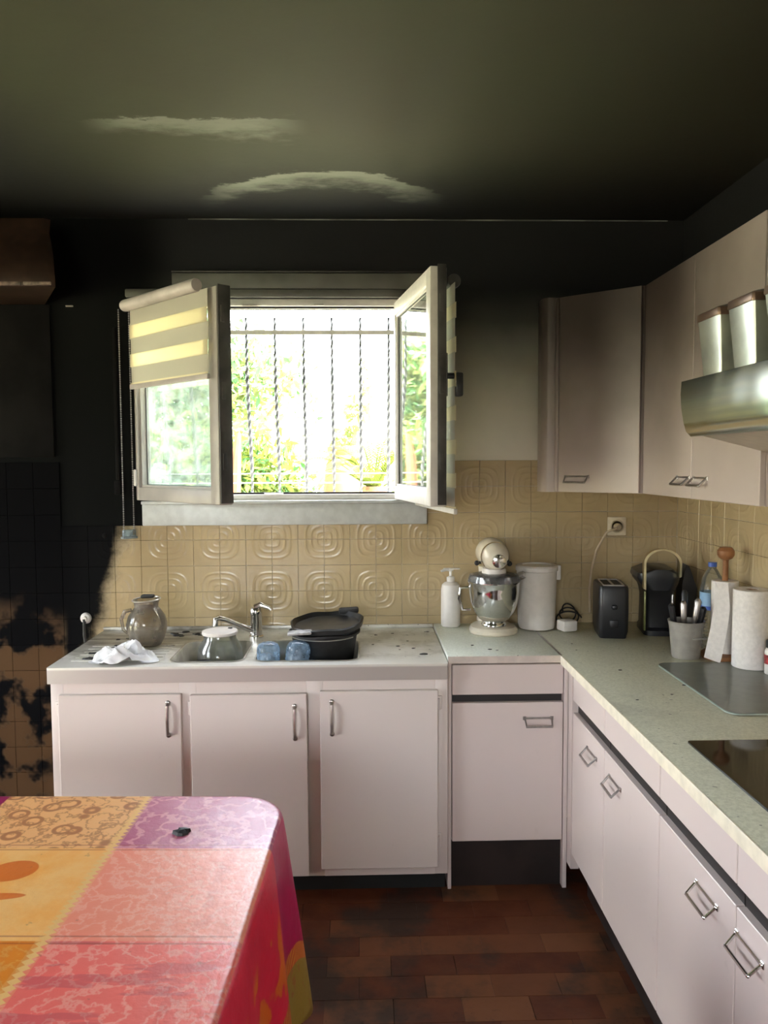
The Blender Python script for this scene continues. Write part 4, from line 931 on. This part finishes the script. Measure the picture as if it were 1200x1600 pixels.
# utensil pot
ux, uy = 1.150, 2.705
up_ = thing('utensil_pot', 'grey pot holding black kitchen utensils', 'pot', (ux, uy, wz))
MB().lathe([(.046, 0), (.048, .004), (.058, .110), (.062, .128), (.064, .132), (.058, .132), (.053, .11), (.044, .010), (0, .010)], (ux, uy, wz), 36).box(ux+.0, ux+.05, uy-.064, uy-.050, wz+.074, wz+.080, .003).build('pot_body', M_potgrey, up_)
UT = [(-.034, .012, -.030, .006, .190, 0, 'leftmost black utensil handle in the grey pot'), (-.016, -.020, -.012, -.012, .205, 1, 'steel banded utensil at the front left of the grey pot'), (.002, .024, .004, .018, .235, 0, 'tallest black utensil handle at the back of the grey pot'), (.010, -.026, .022, -.016, .215, 1, 'steel utensil handle at the front right of the grey pot'), (.026, .012, .036, .012, .205, 0, 'black utensil handle leaning right at the back of the grey pot'), (.030, -.010, .040, -.004, .182, 0, 'rightmost short black utensil handle in the grey pot')]
for (dx, dy, tx, ty, h, kind, lab) in UT:
    a = (ux+dx*.6, uy+dy*.6, wz+.012); c = (ux+dx*.6+tx, uy+dy*.6+ty, wz+h)
    t = thing('utensil', lab, 'utensil', a, 'utensils in the grey pot')
    mid = tuple(a[i]+(c[i]-a[i])*.55 for i in range(3))
    MB().tube([a, mid], .004, 8).build('shaft', M_chrome if kind else M_black, t)
    e = Vector(c)-Vector(mid); MB().tube([mid, tuple(Vector(mid)+e*.2), tuple(Vector(mid)+e*.9), c], [.006, .010, .012, .006], 10).build('handle', M_chrome_dull if kind else M_black, t)
# water bottle
wx, wy = 1.300, 2.835
wbt = thing('water_bottle', 'clear plastic water bottle with a blue label behind the paper towel', 'bottle', (wx, wy, wz))
P = [(.036, 0), (.041, .006), (.042, .02)]
for q in range(8): P += [(.042, .024+.014*q), (.039, .030+.014*q)]
P += [(.042, .14), (.042, .215), (.041, .225), (.034, .265), (.020, .292), (.014, .300), (.014, .312), (0, .312)]
MB().lathe(P, (wx, wy, wz), 32).build('bottle_body', M_clear, wbt)
MB().lathe([(.0428, .160), (.0428, .212)], (wx, wy, wz), 32, cap0=False, cap1=False).build('label', M_label_paleblue, wbt)
MB().lathe([(.0432, .148), (.0432, .162)], (wx, wy, wz), 32, cap0=False, cap1=False).build('label_band', M_label_blue, wbt)
MB().lathe([(.0155, .306), (.0155, .322), (0, .323)], (wx, wy, wz), 18).build('cap', M_label_blue, wbt)
# paper towel holder with roll and loose sheet
kx, ky = 1.280, 2.690
kh = thing('paper_towel_holder', 'turned wooden paper towel holder with a round knob', 'holder', (kx, ky, wz))
MB().lathe([(.074, 0), (.076, .004), (.076, .016), (.070, .020), (0, .020)], (kx, ky, wz), 32).build('base', M_wood, kh)
MB().lathe([(.010, .020), (.010, .345), (.012, .352)], (kx, ky, wz), 14).build('stem', M_wood, kh)
MB().lathe([(.012, .350), (.022, .356), (.029, .368), (.029, .382), (.020, .394), (0, .397)], (kx, ky, wz), 24).build('knob', M_wood, kh)
pr = thing('paper_towel_roll', 'partly used paper towel roll with a loose sheet on the wooden holder', 'paper towel', (kx, ky, wz+.021), 'white paper towel rolls')
def roll_mb(x, y, z, r, h, ri): return MB().lathe([(ri, 0), (r-.002, 0), (r, .002), (r, h-.002), (r-.002, h), (ri, h), (ri, 0)], (x, y, z), 40, cap0=False, cap1=False)
roll_mb(kx, ky, wz+.0215, .045, .255, .013).build('roll', M_paper, pr)
MB().loft([[(kx-.044, ky-.015, wz+.272), (kx-.012, ky-.047, wz+.276)], [(kx-.056, ky-.040, wz+.20), (kx-.012, ky-.066, wz+.19)], [(kx-.078, ky-.062, wz+.12), (kx-.030, ky-.084, wz+.11)], [(kx-.100, ky-.075, wz+.04), (kx-.052, ky-.095, wz+.02)], [(kx-.106, ky-.080, wz+.022), (kx-.058, ky-.098, wz+.006)]], False, False, closed=False).build('loose_sheet', M_paper, pr)
rx_, ry_ = 1.300, 2.540
bz2 = wz+.0075
pr2 = thing('paper_towel_roll', 'thick paper towel roll standing alone nearest the cutting board', 'paper towel', (rx_, ry_, bz2), 'white paper towel rolls')
roll_mb(rx_, ry_, bz2, .058, .262, .020).build('roll', M_paper, pr2)
MB().lathe([(.0195, 0.001), (.0195, .261), (.0180, .261), (.0180, .001), (.0195, .001)], (rx_, ry_, bz2), 24, cap0=False, cap1=False).build('core', plain('brown_card', (.30, .19, .10, 1), .8), pr2)
# spice tin
qx, qy = 1.325, 2.445
st = thing('spice_jar', 'small white jar with a red label at the right edge', 'jar', (qx, qy, bz2))
MB().lathe([(.022, 0), (.024, .003), (.024, .076), (.020, .084), (.018, .086), (0, .086)], (qx, qy, bz2), 24).build('jar_body', M_whiteplastic, st)
MB().lathe([(.0246, .034), (.0246, .064)], (qx, qy, bz2), 24, cap0=False, cap1=False).build('label', M_label_red, st)
MB().lathe([(.020, .086), (.0215, .088), (.0215, .108), (.019, .111), (0, .111)], (qx, qy, bz2), 24).build('cap', M_black, st)
# glass cutting board, tilted up by its feet, and the hob
cb = thing('cutting_board', 'grey green glass cutting board with rounded corners', 'cutting board', (1.17, 2.33, wz))
bp = rrect(1.003, 1.355, 2.062, 2.603, .035, 6)
MB().loft([[(x, y, wz+.0012) for x, y in bp], [(x, y, wz+.0070) for x, y in bp]]).build('board', M_board, cb, angle=30)
MB().loft([[(x, y, wz+.0015) for x, y in rrect(1.0022, 1.3558, 2.0612, 2.6038, .0355, 6)], [(x, y, wz+.0045) for x, y in rrect(1.0022, 1.3558, 2.0612, 2.6038, .0355, 6)]], False, False).build('edge', M_board_edge, cb)
MB().box(1.02, 1.035, 2.08, 2.095, wz-.0004, wz+.0013).box(1.02, 1.035, 2.56, 2.575, wz-.0004, wz+.0013).box(1.32, 1.335, 2.08, 2.095, wz-.0004, wz+.0013).box(1.32, 1.335, 2.56, 2.575, wz-.0004, wz+.0013).build('foot', M_rubber, cb)
hob = thing('hob', 'black glass hob set into the right worktop', 'hob', (1.05, 1.6, WT))
MB().loft([[(x, y, z) for x, y in rrect(.803+i_, 1.320-i_, 1.300+i_, 1.870-i_, .006, 3)] for z, i_ in ((WT+.0002, 0), (WT+.004, 0), (WT+.005, .001))]).build('glass_plate', M_ceramichob, hob, angle=30)

# ------------------------------------------------------------------ garden
import numpy as np
structure(MB().box(-40, 40, YB+.25, 70, -.5, -.3).box(-40, XL-.2, -30, YB+.25, -.5, -.3).box(XL-.2, 40, -30, YR-.2, -.5, -.3).box(XW+.2, 40, YR-.2, YB+.25, -.5, -.3).build('ground', M_ground, smooth=False))
gw = structure(MB().box(-16, 16, 22, 22.3, -.3, 1.62).build('wall_added_white', M_garden_white, smooth=False))  # added white wall, gives the blown-out white at the horizon
def leaves(name, mat, parent, blobs, n, size, seed, elong=1.6):
    r = np.random.default_rng(seed); vs = []; tot = sum(b[3]*b[4]*b[5] for b in blobs)
    cs = []
    for (x, y, z, a, b_, c) in blobs:
        k = max(8, int(n*a*b_*c/tot)); d = r.normal(size=(k, 3)); d /= np.linalg.norm(d, axis=1)[:, None]
        rad = r.uniform(.25, 1, k)**.45
        # leaves gather in sprays so that sky shows between them
        cs.append(np.array([x, y, z])+d*rad[:, None]*np.array([a, b_, c]))
    P = np.concatenate(cs)
    sub = P[r.integers(0, len(P), len(P)//14+1)]; idx = r.integers(0, len(sub), len(P)); P = .45*P+.55*(sub[idx]+r.normal(size=P.shape)*size*1.4)
    u = r.normal(size=P.shape); u /= np.linalg.norm(u, axis=1)[:, None]; v = np.cross(u, r.normal(size=P.shape)); v /= np.linalg.norm(v, axis=1)[:, None]
    sz = size*r.uniform(.6, 1.3, len(P))[:, None]
    V = np.stack([P-u*sz*elong, P+v*sz*.5, P+u*sz*elong, P-v*sz*.5], 1).reshape(-1, 3)-np.array(parent.location)
    me = bpy.data.meshes.new(name); me.from_pydata(V.tolist(), [], [(4*i, 4*i+1, 4*i+2, 4*i+3) for i in range(len(P))])
    me.materials.append(mat); o = bpy.data.objects.new(name, me); C.objects.link(o); o.parent = parent; o['kind'] = 'stuff'; return o
def shrub(name, label, x, y, h, blobs, mat, n, size, seed, cat='shrub', mat2=None, trunk=.04):
    t = thing(name, label, cat, (x, y, -.3))
    q = random.Random(seed); b = MB()
    b.tube([(x, y, -.31), (x+.04*h, y, h*.4), (x-.03*h, y+.05, h*.8)], [trunk, trunk*.8, trunk*.5], 8)
    for (bx, by, bz, a, b_, c) in blobs: b.tube([(x+.03*h, y, h*.35), ((x+bx)/2, (y+by)/2, (h*.4+bz)/2+.1), (bx, by, bz)], [trunk*.6, trunk*.4, trunk*.2], 6)
    b.build('stem', M_bark, t)
    leaves('foliage', mat, t, blobs, n, size, seed)
    if mat2: leaves('foliage', mat2, t, blobs, n//2, size*.9, seed+50)
shrub('garden_shrub', 'leafy yellow green shrub behind the left grille bars', -.95, 6.6, 1.6, [(-.98, 6.6, 1.30, .60, .5, .80), (-.62, 6.8, 1.15, .35, .4, .60), (-1.6, 6.5, 1.3, .6, .5, .8)], M_leaf1, 7000, .036, 1, mat2=M_leaf2)
shrub('garden_tree', 'tall loose tree with hanging leaves at the upper left of the window', -1.5, 8.6, 3.0, [(-1.7, 8.6, 2.6, .9, .8, .8), (-.75, 8.8, 2.55, .45, .5, .75), (-.55, 8.7, 1.9, .30, .4, .5), (-2.7, 8.5, 2.2, .9, .7, 1.1)], M_leaf3, 3600, .05, 2, 'tree', mat2=M_leaf2, trunk=.07)
shrub('garden_shrub', 'green shrub beyond the left sash glass', -2.9, 7.2, 1.7, [(-2.9, 7.2, 1.4, .8, .5, 1.0), (-2.1, 7.4, 1.3, .5, .5, .8), (-3.9, 7.0, 1.5, .9, .5, 1.1)], M_leaf2, 4200, .045, 3, mat2=M_leaf1)
shrub('garden_shrub', 'green shrub seen through the right sash glass', 1.25, 7.6, 2.4, [(.66, 7.5, 1.7, .30, .4, 1.0), (1.15, 7.6, 1.9, .55, .5, 1.0), (1.95, 7.8, 2.0, .8, .5, 1.2), (1.0, 7.7, 2.7, .4, .4, .5)], M_leaf2, 6200, .042, 4, mat2=M_leaf1)
shrub('garden_hedge', 'low hedge in the distance before the added white wall', -2.5, 15, .8, [(-2.5+1.1*k, 15, .6, .9, .5, .75) for k in range(-4, 4)], M_leaf1, 5200, .07, 5, 'hedge')
shrub('creeper', 'sparse pale creeper hanging in the middle of the window view', .10, 9.4, 2.6, [(.02, 9.4, 2.3, .10, .2, .7), (-.30, 9.5, 1.6, .14, .2, .5)], M_leaf3, 420, .04, 6, 'creeper', trunk=.012)
# spiky palm at lower right and the orange pot
PX, PY = .08, 5.6
pm = thing('garden_palm', 'spiky low palm with arching fronds at the lower right of the view', 'palm', (PX, PY, -.3))
MB().lathe([(.16, 0), (.18, .5), (.14, 1.4), (.10, 1.70)], (PX, PY, -.3), 14).build('trunk', M_bark, pm)
rp = random.Random(9)
for k in range(26):
    a = rp.uniform(0, 2*PI); L_ = rp.uniform(.35, .6); lift = rp.uniform(.12, .42); pts = []
    for q in range(9): f_ = q/8; pts.append(Vector((PX+math.cos(a)*L_*f_, PY+math.sin(a)*L_*f_, 1.36+lift*math.sin(f_*2.3))))
    b = MB(); b.tube(pts, [.006*(1-.08*q) for q in range(9)], 5)
    for q in range(2, 33):
        f_ = q/33*8; i_ = min(7, int(f_)); p = pts[i_].lerp(pts[i_+1], f_-i_); d = (pts[i_+1]-pts[i_]).normalized(); sd = d.cross(Vector((0, 0, 1))).normalized()
        ll = .11*(1-.6*abs(q/33-.4))
        for sg in (-1, 1):
            e = p+(sd*sg+d*.6+Vector((0, 0, .15))).normalized()*ll
            b.loft([[p+d*.005, p-d*.005], [e+d*.0012, e-d*.0012]], False, False, closed=False)
    fo = b.build('frond', M_leaf1, pm, smooth=False)
pe = tag(MB().box(-.40, .02, 7.18, 7.62, -.3, .92, .01).build('pedestal', M_garden_white), 'white square pedestal under the terracotta jar outside', 'pedestal')
po = thing('garden_pot', 'orange terracotta jar on a white pedestal behind the grille', 'pot', (-.19, 7.4, .92))
MB().lathe([(.10, 0), (.16, .12), (.185, .40), (.16, .62), (.12, .72), (.145, .76), (.145, .80), (.12, .80), (.11, .72)], (-.19, 7.4, .921), 28).build('jar_body', M_terracotta, po)
tr = thing('tree_trunk', 'slim rusty orange trunk at the left edge of the window view', 'tree', (-1.02, 6.0, -.3))
MB().tube([(-1.02, 6.0, -.31), (-1.00, 6.0, 1.0), (-.97, 6.0, 1.6), (-.95, 6.02, 1.8)], [.06, .05, .04, .02], 10).build('trunk', plain('rusty_bark', (.16, .045, .012, 1), .9, var=.3, scale=12), tr)
